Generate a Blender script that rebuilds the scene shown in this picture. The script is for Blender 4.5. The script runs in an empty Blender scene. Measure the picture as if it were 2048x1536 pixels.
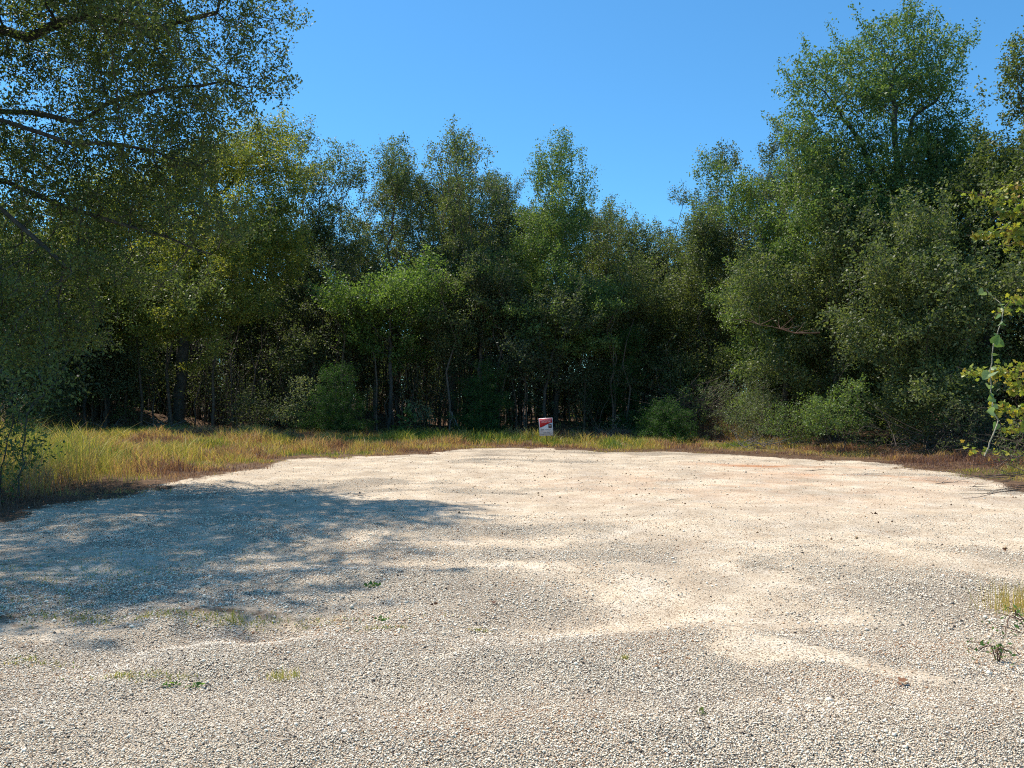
import bpy, math, random
import numpy as np
from mathutils import Vector

# ------------------------------------------------------------------ camera, light
SC = bpy.context.scene
F, CX, HZ, CAMZ = 1539.0, 1024.0, 795.0, 1.6
SUN_EL, SUN_AZ = math.radians(61), math.radians(-48)      # azimuth from +Y, negative = towards -X
cam_d = bpy.data.cameras.new('camera'); cam = bpy.data.objects.new('camera', cam_d)
SC.collection.objects.link(cam); SC.camera = cam
cam_d.sensor_width = 36; cam_d.lens = 36 * F / 2048; cam_d.clip_end = 3000; cam_d.clip_start = 0.05
cam.location = (0, 0, CAMZ)
cam.rotation_euler = (math.radians(90) + math.atan((HZ - 768) / F), 0, 0)
W = bpy.data.worlds.new('World'); SC.world = W; W.use_nodes = True
nt = W.node_tree; sky = nt.nodes.new('ShaderNodeTexSky'); sky.sky_type = 'NISHITA'; sky.sun_disc = False
sky.sun_elevation = SUN_EL; sky.sun_rotation = SUN_AZ; sky.ozone_density = 2.0; sky.dust_density = 0.1; sky.air_density = 1.0
sky.altitude = 0
tint = nt.nodes.new('ShaderNodeMix'); tint.data_type = 'RGBA'; tint.blend_type = 'MULTIPLY'; tint.inputs[0].default_value = 1
tint.inputs[7].default_value = (.45, .91, 1.12, 1); nt.links.new(sky.outputs[0], tint.inputs[6])
nt.links.new(tint.outputs[2], nt.nodes['Background'].inputs[0]); nt.nodes['Background'].inputs[1].default_value = 0.128
sd = bpy.data.lights.new('sun', 'SUN'); sd.energy = 5.0; sd.angle = math.radians(0.53); sd.color = (1, .925, .83)
sun = bpy.data.objects.new('sun', sd); SC.collection.objects.link(sun)
sv = Vector((math.sin(SUN_AZ) * math.cos(SUN_EL), math.cos(SUN_AZ) * math.cos(SUN_EL), math.sin(SUN_EL)))
sun.rotation_euler = sv.to_track_quat('Z', 'Y').to_euler(); sun.location = (-20, 20, 40)
SC.view_settings.view_transform = 'Standard'; SC.view_settings.look = 'None'
SC.view_settings.exposure = 0.4; SC.view_settings.gamma = 1
SC.cycles.max_bounces = 7; SC.cycles.diffuse_bounces = 6; SC.cycles.glossy_bounces = 2; SC.cycles.transmission_bounces = 3
SC.cycles.use_denoising = False; SC.cycles.sample_clamp_indirect = 4
SC.cycles.pixel_filter_type = 'BLACKMAN_HARRIS'; SC.cycles.filter_width = 1.1

def P(px, py, Y):
    return np.array([(px - CX) / F * Y, Y, CAMZ + (HZ - py) / F * Y])
def X(px, Y): return (px - CX) / F * Y

# ------------------------------------------------------------------ noise
def _h(ix, iy, s):
    n = (ix.astype(np.int64) * 374761393 + iy.astype(np.int64) * 668265263 + s * 974634777) & 0xffffffff
    n = ((n ^ (n >> 13)) * 1274126177) & 0xffffffff
    return ((n ^ (n >> 16)) & 0xffff) / 65535.0
def vn(x, y, s=0):
    x = np.asarray(x, float); y = np.asarray(y, float)
    ix = np.floor(x); iy = np.floor(y); fx = x - ix; fy = y - iy
    fx = fx * fx * (3 - 2 * fx); fy = fy * fy * (3 - 2 * fy)
    a = _h(ix, iy, s); b = _h(ix + 1, iy, s); c = _h(ix, iy + 1, s); d = _h(ix + 1, iy + 1, s)
    return (a + (b - a) * fx) * (1 - fy) + (c + (d - c) * fx) * fy
def fbm(x, y, s=0, o=4):
    t = 0; a = .5; n = 0
    for k in range(o):
        t = t + a * vn(x, y, s + k * 17); n += a; a *= .5; x = np.asarray(x) * 2.03 + 5.1; y = np.asarray(y) * 2.03 + 1.7
    return t / n
def ss(a, b, x):
    t = np.clip((x - a) / (b - a), 0, 1); return t * t * (3 - 2 * t)
def gauss(x, y, cx, cy, sx, sy, rot=0):
    c, s = math.cos(rot), math.sin(rot); dx, dy = x - cx, y - cy
    return np.exp(-(((dx * c + dy * s) / sx) ** 2 + ((-dx * s + dy * c) / sy) ** 2))

# ------------------------------------------------------------------ land
EDGE = np.array([(-9.5, -6), (-9.2, 2), (-8, 5), (-7.2, 8), (-6.8, 10.05), (-6.4, 11.5), (-6.2, 13.7), (-6.0, 17), (-5.4, 19.5), (-3.9, 21),
                 (-2.3, 21.6), (-1.15, 23.7), (.9, 24.1), (2.6, 22.9), (5.4, 22.6), (6.7, 20.7), (8.0, 19.6), (9.2, 18.2), (9.3, 15.4), (8.6, 12.6),
                 (7.7, 10), (6.4, 8), (5.2, 6.5), (4.4, 5), (4.6, 3), (5.4, 0), (6, -6)])
def sdist(x, y):
    """signed distance to the gravel outline, positive outside"""
    x = np.asarray(x, float); y = np.asarray(y, float)
    d = np.full(x.shape, 1e9); ins = np.zeros(x.shape, bool)
    n = len(EDGE)
    for i in range(n):
        ax, ay = EDGE[i]; bx, by = EDGE[(i + 1) % n]
        ex, ey = bx - ax, by - ay
        t = np.clip(((x - ax) * ex + (y - ay) * ey) / (ex * ex + ey * ey), 0, 1)
        d = np.minimum(d, np.hypot(x - ax - t * ex, y - ay - t * ey))
        cr = ((ay > y) != (by > y)) & (x < ex * (y - ay) / (ey if ey else 1e-9) + ax)
        ins ^= cr
    return np.where(ins, -d, d)
def edge_d(x, y):
    return sdist(x, y) + (fbm(x * .9, y * .9, 3) - .5) * 1.3 + (fbm(x * 4, y * 4, 9, 3) - .5) * .5
def sand_mask(x, y):
    """bare pale sand on the gravel, 0..1"""
    r = np.hypot(x - .5, y - 9)
    m = (.30 + .5 * ss(.40, .66, fbm(x * .28 + 3, y * .55 + r * .15, 21, 4))) * ss(5.5, 10, y)
    m += .16 * ss(.4, .7, fbm(x * .8, y * .8, 27, 4))
    m += .95 * ss(.40, .60, fbm(x * .35 + 9, y * 1.2, 22, 4)) * gauss(x, y, 1.5, 15.5, 6.5, 6)
    m += 1.3 * gauss(x, y, .95, 5.45, .62, .23, .12)               # cream patch in the middle
    m += 1.2 * gauss(x, y, 1.55, 6.2, 1.1, .9)  * .8
    m += 1.25 * gauss(x, y, 1.48, 4.78, .3, .16)                # cream patch further right
    m += 1.1 * gauss(x, y, 2.15, 4.6, .85, .16, -.55)
    m += 1.1 * gauss(x, y, 1.75, 6.6, .22, 1.6, -.15)
    m += 1.2 * gauss(x, y, 4.2, 9.2, 2.8, .7, .1) + 1.0 * gauss(x, y, 4.2, 7.6, .3, 1.6, .6)
    m += 1.1 * gauss(x, y, 2.9, 3.9, .45, .3) + .7 * gauss(x, y, 6, 14.5, 2.2, 1.4)
    m += 1.1 * gauss(x, y, -2.0, 5.75, .75, .2, -.22) + .9 * gauss(x, y, -3.3, 5.2, .8, .35)
    m += .8 * gauss(x, y, -5, 7.5, 1.5, 1.0)
    rr = np.hypot(x - 1.5, (y - 14.5) * 1.05) + (fbm(x * .5, y * .5, 33, 3) - .5) * 1.6
    m += .30 * (np.sin(rr * 4.2) * .5 + .5) ** 2 * ss(4, 6, rr) * ss(11.5, 9, rr) - .10 * ss(3, 6, rr)
    m *= .45 + 1.1 * fbm(x * 2.2, y * 2.2, 31, 4)
    return np.clip(m * (.82 + .18 * ss(5, 9, y)), 0, 1)
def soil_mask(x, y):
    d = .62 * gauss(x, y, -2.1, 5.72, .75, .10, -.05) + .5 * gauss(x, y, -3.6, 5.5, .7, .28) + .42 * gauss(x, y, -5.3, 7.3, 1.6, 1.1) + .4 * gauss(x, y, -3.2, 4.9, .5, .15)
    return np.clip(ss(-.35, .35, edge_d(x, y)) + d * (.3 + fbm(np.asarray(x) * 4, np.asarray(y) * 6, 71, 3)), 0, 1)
def height(x, y):
    x = np.asarray(x, float); y = np.asarray(y, float)
    e = sdist(x, y)
    z = (fbm(x * .35, y * .35, 40, 3) - .5) * .10
    g = 1 - ss(-.5, 1.0, e)
    z += g * ((fbm(x * 1.3, y * 1.3, 41, 3) - .5) * .07 + (fbm(x * 5, y * 5, 42, 3) - .5) * .022)
    # heap of gravel pushed up in the foreground and the dip behind it
    ridge = 5.0 + .2 * np.sin(x * .9 + .5) + .1 * x * (x > 0) + (fbm(x * 1.6, y * .2, 48, 3) - .5) * .5
    z += g * ss(3.0, 0.5, x) * ((1.7 * ss(.35, .75, fbm(x * 1.1, y * .5, 47, 2))) * (.05 * np.exp(-((y - ridge + .36) / .45) ** 2) - .055 * np.exp(-((y - ridge - .42) / .36) ** 2)))
    z += .05 * g * gauss(x, y, 0, 3.7, 6, .35) + .04 * g * gauss(x, y, -.5, 6.9, 2.5, .4, .1)
    z += -.04 * g * (gauss(x, y, 1.6, 12.0, 6, .35, -.12) + gauss(x, y, 2.2, 9.0, 5, .3, .1))
    far = ss(26, 60, y); z += .35 * far
    z += ss(.5, 6, e) * (fbm(x * .5, y * .5, 44, 3) - .35) * .35
    # banks at the foot of the wood
    z += 1.35 * gauss(x, y, -18.5, 33.5, 4.5, 1.6) * (.7 + .6 * fbm(x, y, 45, 3))
    z += .9 * gauss(x, y, -7.2, 34.5, 3.0, 1.2) + .75 * gauss(x, y, 7.4, 29.5, 1.5, .9) + .5 * gauss(x, y, 2, 33, 2.5, 1.2)
    z += .3 * gauss(x, y, -13, 27, 5, 3)
    return z

def new_mesh_obj(name, V, faces_flat, sizes, mat, parent=None, attrs=None, smooth=False):
    me = bpy.data.meshes.new(name)
    V = np.asarray(V, np.float32); me.vertices.add(len(V)); me.vertices.foreach_set('co', V.ravel())
    faces_flat = np.asarray(faces_flat, np.int32).ravel()
    sizes = np.asarray(sizes, np.int32); st = np.concatenate([[0], np.cumsum(sizes)[:-1]]).astype(np.int32)
    me.loops.add(len(faces_flat)); me.loops.foreach_set('vertex_index', faces_flat)
    me.polygons.add(len(sizes)); me.polygons.foreach_set('loop_start', st); me.polygons.foreach_set('loop_total', sizes)
    if smooth: me.polygons.foreach_set('use_smooth', np.ones(len(sizes), bool))
    me.update(calc_edges=True)
    for k, (dom, arr) in (attrs or {}).items():
        a = me.attributes.new(k, 'FLOAT', dom); a.data.foreach_set('value', np.asarray(arr, np.float32).ravel())
    if mat: me.materials.append(mat)
    o = bpy.data.objects.new(name, me); SC.collection.objects.link(o)
    if parent: o.parent = parent
    return o
def quads(name, V, Fq, mat, **k):
    Fq = np.asarray(Fq); return new_mesh_obj(name, V, Fq, np.full(len(Fq), Fq.shape[1]), mat, **k)
def tag(o, label=None, cat=None, group=None, kind=None):
    if label: o['label'] = label
    if cat: o['category'] = cat
    if group: o['group'] = group
    if kind: o['kind'] = kind
    return o
def empty(name, loc, label, cat, group=None):
    o = bpy.data.objects.new(name, None); o.empty_display_size = .2; SC.collection.objects.link(o); o.location = loc
    return tag(o, label, cat, group)

# ------------------------------------------------------------------ materials
class M:
    def __init__(s, name):
        s.m = bpy.data.materials.new(name); s.m.use_nodes = True; s.t = s.m.node_tree; s.n = s.t.nodes; s.b = s.n['Principled BSDF']
        s.out = s.n['Material Output']
    def new(s, t, **k):
        n = s.n.new(t)
        for a, v in k.items(): setattr(n, a, v)
        return n
    def link(s, a, b): s.t.links.new(a, b)
    def ramp(s, fac, stops, interp='LINEAR'):
        r = s.new('ShaderNodeValToRGB'); r.color_ramp.interpolation = interp
        e = r.color_ramp.elements
        while len(e) < len(stops): e.new(.5)
        for el, (p, c) in zip(e, stops): el.position = p; el.color = (*c, 1)
        s.link(fac, r.inputs[0]); return r.outputs[0]
    def attr(s, name): return s.new('ShaderNodeAttribute', attribute_name=name).outputs['Fac']
    def mix(s, f, a, b, bt='MIX'):
        m = s.new('ShaderNodeMix', data_type='RGBA', blend_type=bt)
        for sock, v in ((m.inputs[0], f), (m.inputs[6], a), (m.inputs[7], b)):
            if hasattr(v, 'links') or hasattr(v, 'is_linked'): s.link(v, sock)
            elif isinstance(v, (int, float)): sock.default_value = v
            else: sock.default_value = (*v, 1)
        return m.outputs[2]
    def noise(s, scale, detail=3, vec=None, rough=.55):
        n = s.new('ShaderNodeTexNoise'); n.inputs['Scale'].default_value = scale; n.inputs['Detail'].default_value = detail; n.inputs['Roughness'].default_value = rough
        if vec is not None: s.link(vec, n.inputs['Vector'])
        return n.outputs[0]
    def math(s, op, a, b=0.0, clamp=False):
        n = s.new('ShaderNodeMath', operation=op); n.use_clamp = clamp
        for sock, v in ((n.inputs[0], a), (n.inputs[1], b)):
            if isinstance(v, (int, float)): sock.default_value = v
            else: s.link(v, sock)
        return n.outputs[0]
    def obco(s): return s.new('ShaderNodeTexCoord').outputs['Object']
    def geo(s): return s.new('ShaderNodeNewGeometry').outputs['Position']

def leaf_mat(name, stops, trans=.35, rough=.5, clump=None, tcol=(1.15, 1.25, .55)):
    m = M(name); c = m.ramp(m.attr('rnd'), stops)
    nz = m.noise(.55, 2, m.geo())
    k = m.ramp(nz, [(.3, (.72, .78, .75)), (.7, (1.25, 1.18, 1.1))])
    c = m.mix(1.0, c, k, 'MULTIPLY')
    m.link(c, m.b.inputs['Base Color']); m.b.inputs['Roughness'].default_value = rough
    m.b.inputs['Specular IOR Level'].default_value = .32
    tr = m.new('ShaderNodeBsdfTranslucent'); m.link(m.mix(1.0, c, tcol, 'MULTIPLY'), tr.inputs[0])
    mx = m.new('ShaderNodeMixShader'); mx.inputs[0].default_value = trans
    m.link(m.b.outputs[0], mx.inputs[1]); m.link(tr.outputs[0], mx.inputs[2]); m.link(mx.outputs[0], m.out.inputs[0])
    return m.m
def bark_mat(name, a, b, sc=9):
    m = M(name); n = m.noise(sc, 5, m.obco(), .65)
    m.link(m.ramp(n, [(.35, a), (.65, b)]), m.b.inputs['Base Color']); m.b.inputs['Roughness'].default_value = .9
    bp = m.new('ShaderNodeBump'); bp.inputs['Strength'].default_value = .7; bp.inputs['Distance'].default_value = .02
    m.link(m.noise(sc * 3, 3, m.obco()), bp.inputs['Height']); m.link(bp.outputs[0], m.b.inputs['Normal']); return m.m

L_OAK = leaf_mat('oak_leaf', [(0, (0.076, 0.104, 0.039)), (.6, (0.124, 0.160, 0.056)), (1, (0.208, 0.238, 0.086))], .45)
L_YEL = leaf_mat('yellowing_leaf', [(0, (.13, .16, .035)), (.6, (.24, .25, .055)), (1, (.40, .34, .08))], .55)
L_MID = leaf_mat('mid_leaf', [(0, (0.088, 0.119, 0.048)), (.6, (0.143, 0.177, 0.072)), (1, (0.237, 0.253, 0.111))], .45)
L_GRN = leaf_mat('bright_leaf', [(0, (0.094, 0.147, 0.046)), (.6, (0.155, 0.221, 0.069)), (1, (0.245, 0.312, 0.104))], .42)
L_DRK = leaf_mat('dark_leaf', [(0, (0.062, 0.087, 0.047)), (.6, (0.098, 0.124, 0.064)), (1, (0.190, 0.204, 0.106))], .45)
L_SAP = leaf_mat('sapling_leaf', [(0, (.095, .155, .042)), (.6, (.155, .235, .065)), (1, (.24, .32, .10))], .5)
L_CED = leaf_mat('cedar_leaf', [(0, (.030, .076, .018)), (.6, (.050, .115, .028)), (1, (.080, .160, .038))], .45, .6)
L_PAL = leaf_mat('pale_leaf', [(0, (0.110, 0.138, 0.081)), (.6, (0.182, 0.219, 0.128)), (1, (0.289, 0.309, 0.185))], .45)
L_GUM = leaf_mat('autumn_leaf', [(0, (0.166, 0.221, 0.044)), (.5, (0.309, 0.343, 0.066)), (.85, (0.464, 0.386, 0.055)), (1, (0.376, 0.211, 0.066))], .45, .38)
L_VINE = leaf_mat('vine_leaf', [(0, (.13, .22, .06)), (.5, (.20, .30, .13)), (1, (.28, .36, .20))], .45, .35)
L_DEAD = leaf_mat('dead_leaf', [(0, (.10, .045, .025)), (.6, (.20, .09, .045)), (1, (.30, .17, .09))], .2, .6, tcol=(1, .8, .6))
L_WEED = leaf_mat('weed_leaf', [(0, (0.060, 0.133, 0.033)), (.6, (0.096, 0.199, 0.050)), (1, (0.180, 0.266, 0.077))], .45, .5)
B_DARK = bark_mat('dark_bark', (.035, .030, .026), (.10, .085, .072))
B_BRN = bark_mat('brown_bark', (.06, .045, .035), (.17, .12, .09))
B_GRY = bark_mat('grey_dead_wood', (.10, .085, .075), (.24, .205, .18), 14)
B_RED = bark_mat('reddish_stem', (.12, .06, .04), (.24, .14, .09), 20)
B_VINE = bark_mat('pale_stem', (.25, .22, .15), (.4, .36, .24), 20)

# ------------------------------------------------------------------ plants
def tube_arrays(A, B, ra, rb, da, db, sides):
    """frustums from A to B; da, db are ring directions"""
    def ring(Pp, d, r):
        ref = np.array([.83, .35, .21]); u = ref - d * (d @ ref)[:, None]; u /= np.linalg.norm(u, axis=1)[:, None] + 1e-9
        v = np.cross(d, u); a = np.arange(sides) * 2 * math.pi / sides
        return Pp[:, None, :] + r[:, None, None] * (np.cos(a)[None, :, None] * u[:, None, :] + np.sin(a)[None, :, None] * v[:, None, :])
    n = len(A); V = np.concatenate([ring(A, da, ra), ring(B, db, rb)], 1).reshape(-1, 3)
    i = np.arange(sides); j = (i + 1) % sides
    q = np.stack([i, j, j + sides, i + sides], 1)[None] + (np.arange(n) * 2 * sides)[:, None, None]
    return V, q.reshape(-1, 4)

def polytube(path, r0, r1, sides=5):
    path = np.asarray(path, float); n = len(path); r = np.linspace(r0, r1, n)
    d = np.gradient(path, axis=0); d /= np.linalg.norm(d, axis=1)[:, None] + 1e-9
    return tube_arrays(path[:-1], path[1:], r[:-1], r[1:], d[:-1], d[1:], sides)

def grow(rng, seeds, parents, att, step=.24, kill=.3, iters=140, up=.05, infl=None):
    """space colonisation: nodes that reach for the attractor points"""
    N = 40000
    pos = np.zeros((N, 3)); par = np.full(N, -1); n = len(seeds); pos[:n] = seeds; par[:n] = parents
    cc = np.zeros(N, int)
    for p in parents:
        if p >= 0: cc[p] += 1
    att = att.copy()
    dn = np.full(len(att), 1e9); idn = np.zeros(len(att), int)
    new0 = 0
    for it in range(iters):
        newp = pos[new0:n]
        if len(newp) == 0 or len(att) == 0: break
        for s in range(0, len(newp), 400):
            blk = newp[s:s + 400]
            d = np.sqrt(((att[:, None, :] - blk[None]) ** 2).sum(2)); k = d.argmin(1); dm = d[np.arange(len(att)), k]
            b = dm < dn; dn[b] = dm[b]; idn[b] = k[b] + new0 + s
        keep = dn > kill
        att, dn, idn = att[keep], dn[keep], idn[keep]
        if len(att) == 0: break
        use = (cc[idn] < 3) if infl is None else (cc[idn] < 3) & (dn < infl)
        if not use.any(): break
        ids, inv = np.unique(idn[use], return_inverse=True)
        dirs = att[use] - pos[idn[use]]; dirs /= np.linalg.norm(dirs, axis=1)[:, None]
        acc = np.zeros((len(ids), 3)); np.add.at(acc, inv, dirs)
        acc /= np.linalg.norm(acc, axis=1)[:, None] + 1e-9
        acc += rng.normal(0, .22, acc.shape); acc[:, 2] += up
        acc /= np.linalg.norm(acc, axis=1)[:, None] + 1e-9
        m = len(ids)
        if n + m > N: break
        pos[n:n + m] = pos[ids] + acc * step; par[n:n + m] = ids; cc[ids] += 1
        new0 = n; n += m
    return pos[:n], par[:n]

def skeleton_radii(pos, par, tip=.006, e=2.35, rmax=None):
    n = len(pos); r = np.zeros(n); cnt = np.zeros(n)
    order = np.arange(n)[::-1]           # children always come after parents
    acc = np.zeros(n)
    for i in order:
        v = acc[i] if acc[i] > 0 else tip ** e
        r[i] = v ** (1 / e)
        if par[i] >= 0: acc[par[i]] += v
    if rmax:
        k = rmax / r[0]
        r = np.where(r > tip * 1.2, tip + np.clip((r - tip) / (r[0] - tip), 0, 1) ** 1.3 * (rmax - tip), r)
    return r

def skel_mesh(pos, par, r, thin=.03, minr=0.0):
    idx = np.where(par >= 0)[0]; idx = idx[r[idx] >= minr]
    d = np.zeros_like(pos); m = par >= 0
    d[m] = pos[m] - pos[par[m]]; d[~m] = (0, 0, 1); d /= np.linalg.norm(d, axis=1)[:, None] + 1e-9
    # main child of each node
    main = np.full(len(pos), -1)
    for i in np.where(m)[0]:
        p = par[i]
        if main[p] < 0 or r[i] > r[main[p]]: main[p] = i
    VV, FF, off = [], [], 0
    for sel, sides in ((r[idx] >= thin, 7), (r[idx] < thin, 3)):
        k = idx[sel]
        if len(k) == 0: continue
        p = par[k]; ismain = main[p] == k
        da = np.where(ismain[:, None], d[p], d[k]); ra = np.where(ismain, r[p], np.minimum(r[k] * 1.15, r[p]))
        V, q = tube_arrays(pos[p], pos[k], ra, r[k], da, d[k], sides)
        VV.append(V); FF.append(q + off); off += len(V)
    return np.concatenate(VV), np.concatenate(FF)

def leaves_at(rng, base, per, spread, L, wid=.5, droop=.15, upn=.5, jitter=.45):
    """rhombic leaf faces scattered round twig points; returns V, F, rnd"""
    n = len(base) * per; b = np.repeat(base, per, 0) + rng.normal(0, spread, (n, 3))
    a = rng.normal(0, 1, (n, 3)); a[:, 2] -= droop; a /= np.linalg.norm(a, axis=1)[:, None]
    nn = rng.normal(0, 1, (n, 3)); nn[:, 2] += upn
    s = np.cross(nn, a); s /= np.linalg.norm(s, axis=1)[:, None] + 1e-9
    l = L * (1 + rng.uniform(-jitter, jitter, n))[:, None]; w = l * wid
    V = np.stack([b, b + a * l * .45 + s * w * .5, b + a * l, b + a * l * .45 - s * w * .5], 1).reshape(-1, 3)
    Fq = np.arange(n * 4).reshape(-1, 4)
    return V, Fq, rng.random(n)

def lobes_points(rng, n, lobes, clump=.6, sig=.30):
    lobes = np.asarray(lobes, float); w = np.prod(lobes[:, 3:6], 1) ** .8; w /= w.sum()
    def samp(k):
        i = rng.choice(len(lobes), k, p=w); v = rng.normal(0, 1, (k, 3)); v /= np.linalg.norm(v, axis=1)[:, None]
        return lobes[i, :3] + v * (rng.random(k)[:, None] ** (1 / 2.2)) * lobes[i, 3:6]
    nc = max(10, n // 80); c = samp(nc)
    k = int(n * clump); pts = c[rng.integers(0, nc, k)] + rng.normal(0, 1, (k, 3)) * np.array([1.15, 1.15, .6]) * sig * np.repeat(rng.uniform(.6, 1.25, (k, 1)), 3, 1)
    return np.concatenate([pts, samp(n - k)])

def profile_lobes(rng, H, hb, R, prof, n=16):
    out = []
    for i in range(n):
        t = (i + rng.random()) / n
        if prof == 'cone': pr = (1 - t) ** .8 * 1.0 + .12
        elif prof == 'round': pr = math.sin(math.pi * (.12 + .8 * t)) ** .7
        elif prof == 'spread': pr = math.sin(math.pi * (.2 + .68 * t ** .8)) ** .6
        elif prof == 'spire': pr = (.9 if t < .65 else .9 - (t - .65) * 2.1) * (.75 + .35 * rng.random())
        else: pr = .8 + .2 * math.sin(7 * t)                    # column
        r = R * pr; a = rng.uniform(0, 2 * math.pi); o = r * rng.uniform(.2, .9)
        lr = max(.35, r * rng.uniform(.28, .58))
        out.append((o * math.cos(a), o * math.sin(a), hb + (H - hb) * t, lr, lr, lr * rng.uniform(.65, 1.0)))
    if prof in ('cone', 'spire'):
        for k in range(5): out.append((0, 0, H - .1, .28, .28, .7))
        for k in range(3): out.append((0, 0, H - 1.0, .6, .6, .7)); out.append((rng.uniform(-.8, .8), rng.uniform(-.8, .8), H - 1.5, .3, .3, .6))
    else:
        for k in range(6): a = rng.uniform(0, 6.28); q = rng.uniform(.2, .8) * R; out.append((q * math.cos(a), q * math.sin(a), H - rng.uniform(-.1, .9), .3, .3, .55))
    out.append((0, 0, (H + hb) / 2, R * .45, R * .45, (H - hb) * .42))
    return out

def tree_data(seed, lobes, natt, trunk, rmax, leaf, per, spread, step=.24, kill=.3, up=.05, wid=.5, thin_leaf=2.2, tip=.006, clump=.93, droop=.15, minr=0.0, limbs=(), extra_leafless=0.0, upn=.5, dens=3.2, shoots=140, shoot_len=1.15):
    rng = np.random.default_rng(seed)
    natt = int(natt * dens); step *= .82; kill *= dens ** -.28; per = int(per * 1.5)
    seeds = [np.array(p, float) for p in trunk]; parents = [-1] + list(range(len(trunk) - 1))
    for start, pl in limbs:
        p = start
        for q in pl: seeds.append(np.array(q, float)); parents.append(p); p = len(seeds) - 1
    att = lobes_points(rng, natt, lobes, clump)
    if shoots:
        c = att.mean(0); ext = att - c; sc = ext / (att.std(0) + 1e-9); q_ = np.linalg.norm(sc, axis=1) * (1 + .35 * np.sign(sc[:, 2]))
        idx = np.argsort(-q_)[:len(att) // 7]; idx = rng.choice(idx, shoots); d = ext[idx] / np.linalg.norm(ext[idx], axis=1)[:, None]
        d[:, 2] += .55; d += rng.normal(0, .3, d.shape); d /= np.linalg.norm(d, axis=1)[:, None]
        ln = rng.uniform(.25, 1.0, shoots) * shoot_len; t_ = np.linspace(.1, 1, 7)
        att = np.concatenate([att, (att[idx][:, None] + d[:, None] * ln[:, None, None] * t_[None, :, None]).reshape(-1, 3) + rng.normal(0, .03, (shoots * 7, 3))])
    pos, par = grow(rng, np.array(seeds), parents, att, step, kill, up=up)
    r = skeleton_radii(pos, par, tip, rmax=rmax)
    V, q = skel_mesh(pos, par, r, minr=minr)
    base = pos[r < tip * thin_leaf]
    if extra_leafless: base = base[rng.random(len(base)) > extra_leafless]
    LV, LF, rnd = leaves_at(rng, base, per, spread, leaf, wid, droop, upn)
    return V, q, LV, LF, rnd

def densify(pl, step=.4, wob=.05, rng=None):
    pl = [np.array(p, float) for p in pl]; out = [pl[0]]
    for a, b in zip(pl[:-1], pl[1:]):
        n = max(1, int(np.linalg.norm(b - a) / step))
        for i in range(1, n + 1):
            p = a + (b - a) * i / n
            if rng is not None: p = p + rng.normal(0, wob, 3)
            out.append(p)
    return out

def make_tree(name, label, cat, x, y, lobes, natt, trunk, rmax, leafmat, bark, leaf, per, spread, seed, group=None, crown='crown', **k):
    """trunk / lobes are relative to the base of the tree"""
    z = float(height(x, y)) - .05
    V, q, LV, LF, rnd = tree_data(seed, lobes, natt, trunk, rmax, leaf, per, spread, **k)
    t = empty(name, (x, y, z), label, cat, group)
    quads('trunk', V, q, bark, parent=t, smooth=True)
    quads(crown, LV, LF, leafmat, parent=t, attrs={'rnd': ('FACE', rnd)})
    return t

def std_tree(name, label, px, Y, H, hb, R, prof, leafmat, seed, natt=1500, leaf=.083, per=15, rmax=None, bark=B_DARK, lean=(0, 0), group='trees along the edge of the wood', nl=16, spread=.105, wid=.58, **k):
    k['wid'] = wid
    rng = np.random.default_rng(seed + 1000)
    x = X(px, Y); lob = np.array(profile_lobes(rng, H, hb, R * 1.18, prof, nl))
    lob[:, 0] += lean[0] * lob[:, 2] / H; lob[:, 1] += lean[1] * lob[:, 2] / H
    tr = densify([(0, 0, 0), (lean[0] * .1, lean[1] * .1, hb * .5), (lean[0] * .35, lean[1] * .35, hb + (H - hb) * .15)], .35, .035, rng)
    return make_tree(name, label, 'tree', x, Y, lob, natt, tr, rmax or .010 * H + .01, leafmat, bark, leaf, per, spread, seed, group, **k)

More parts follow.
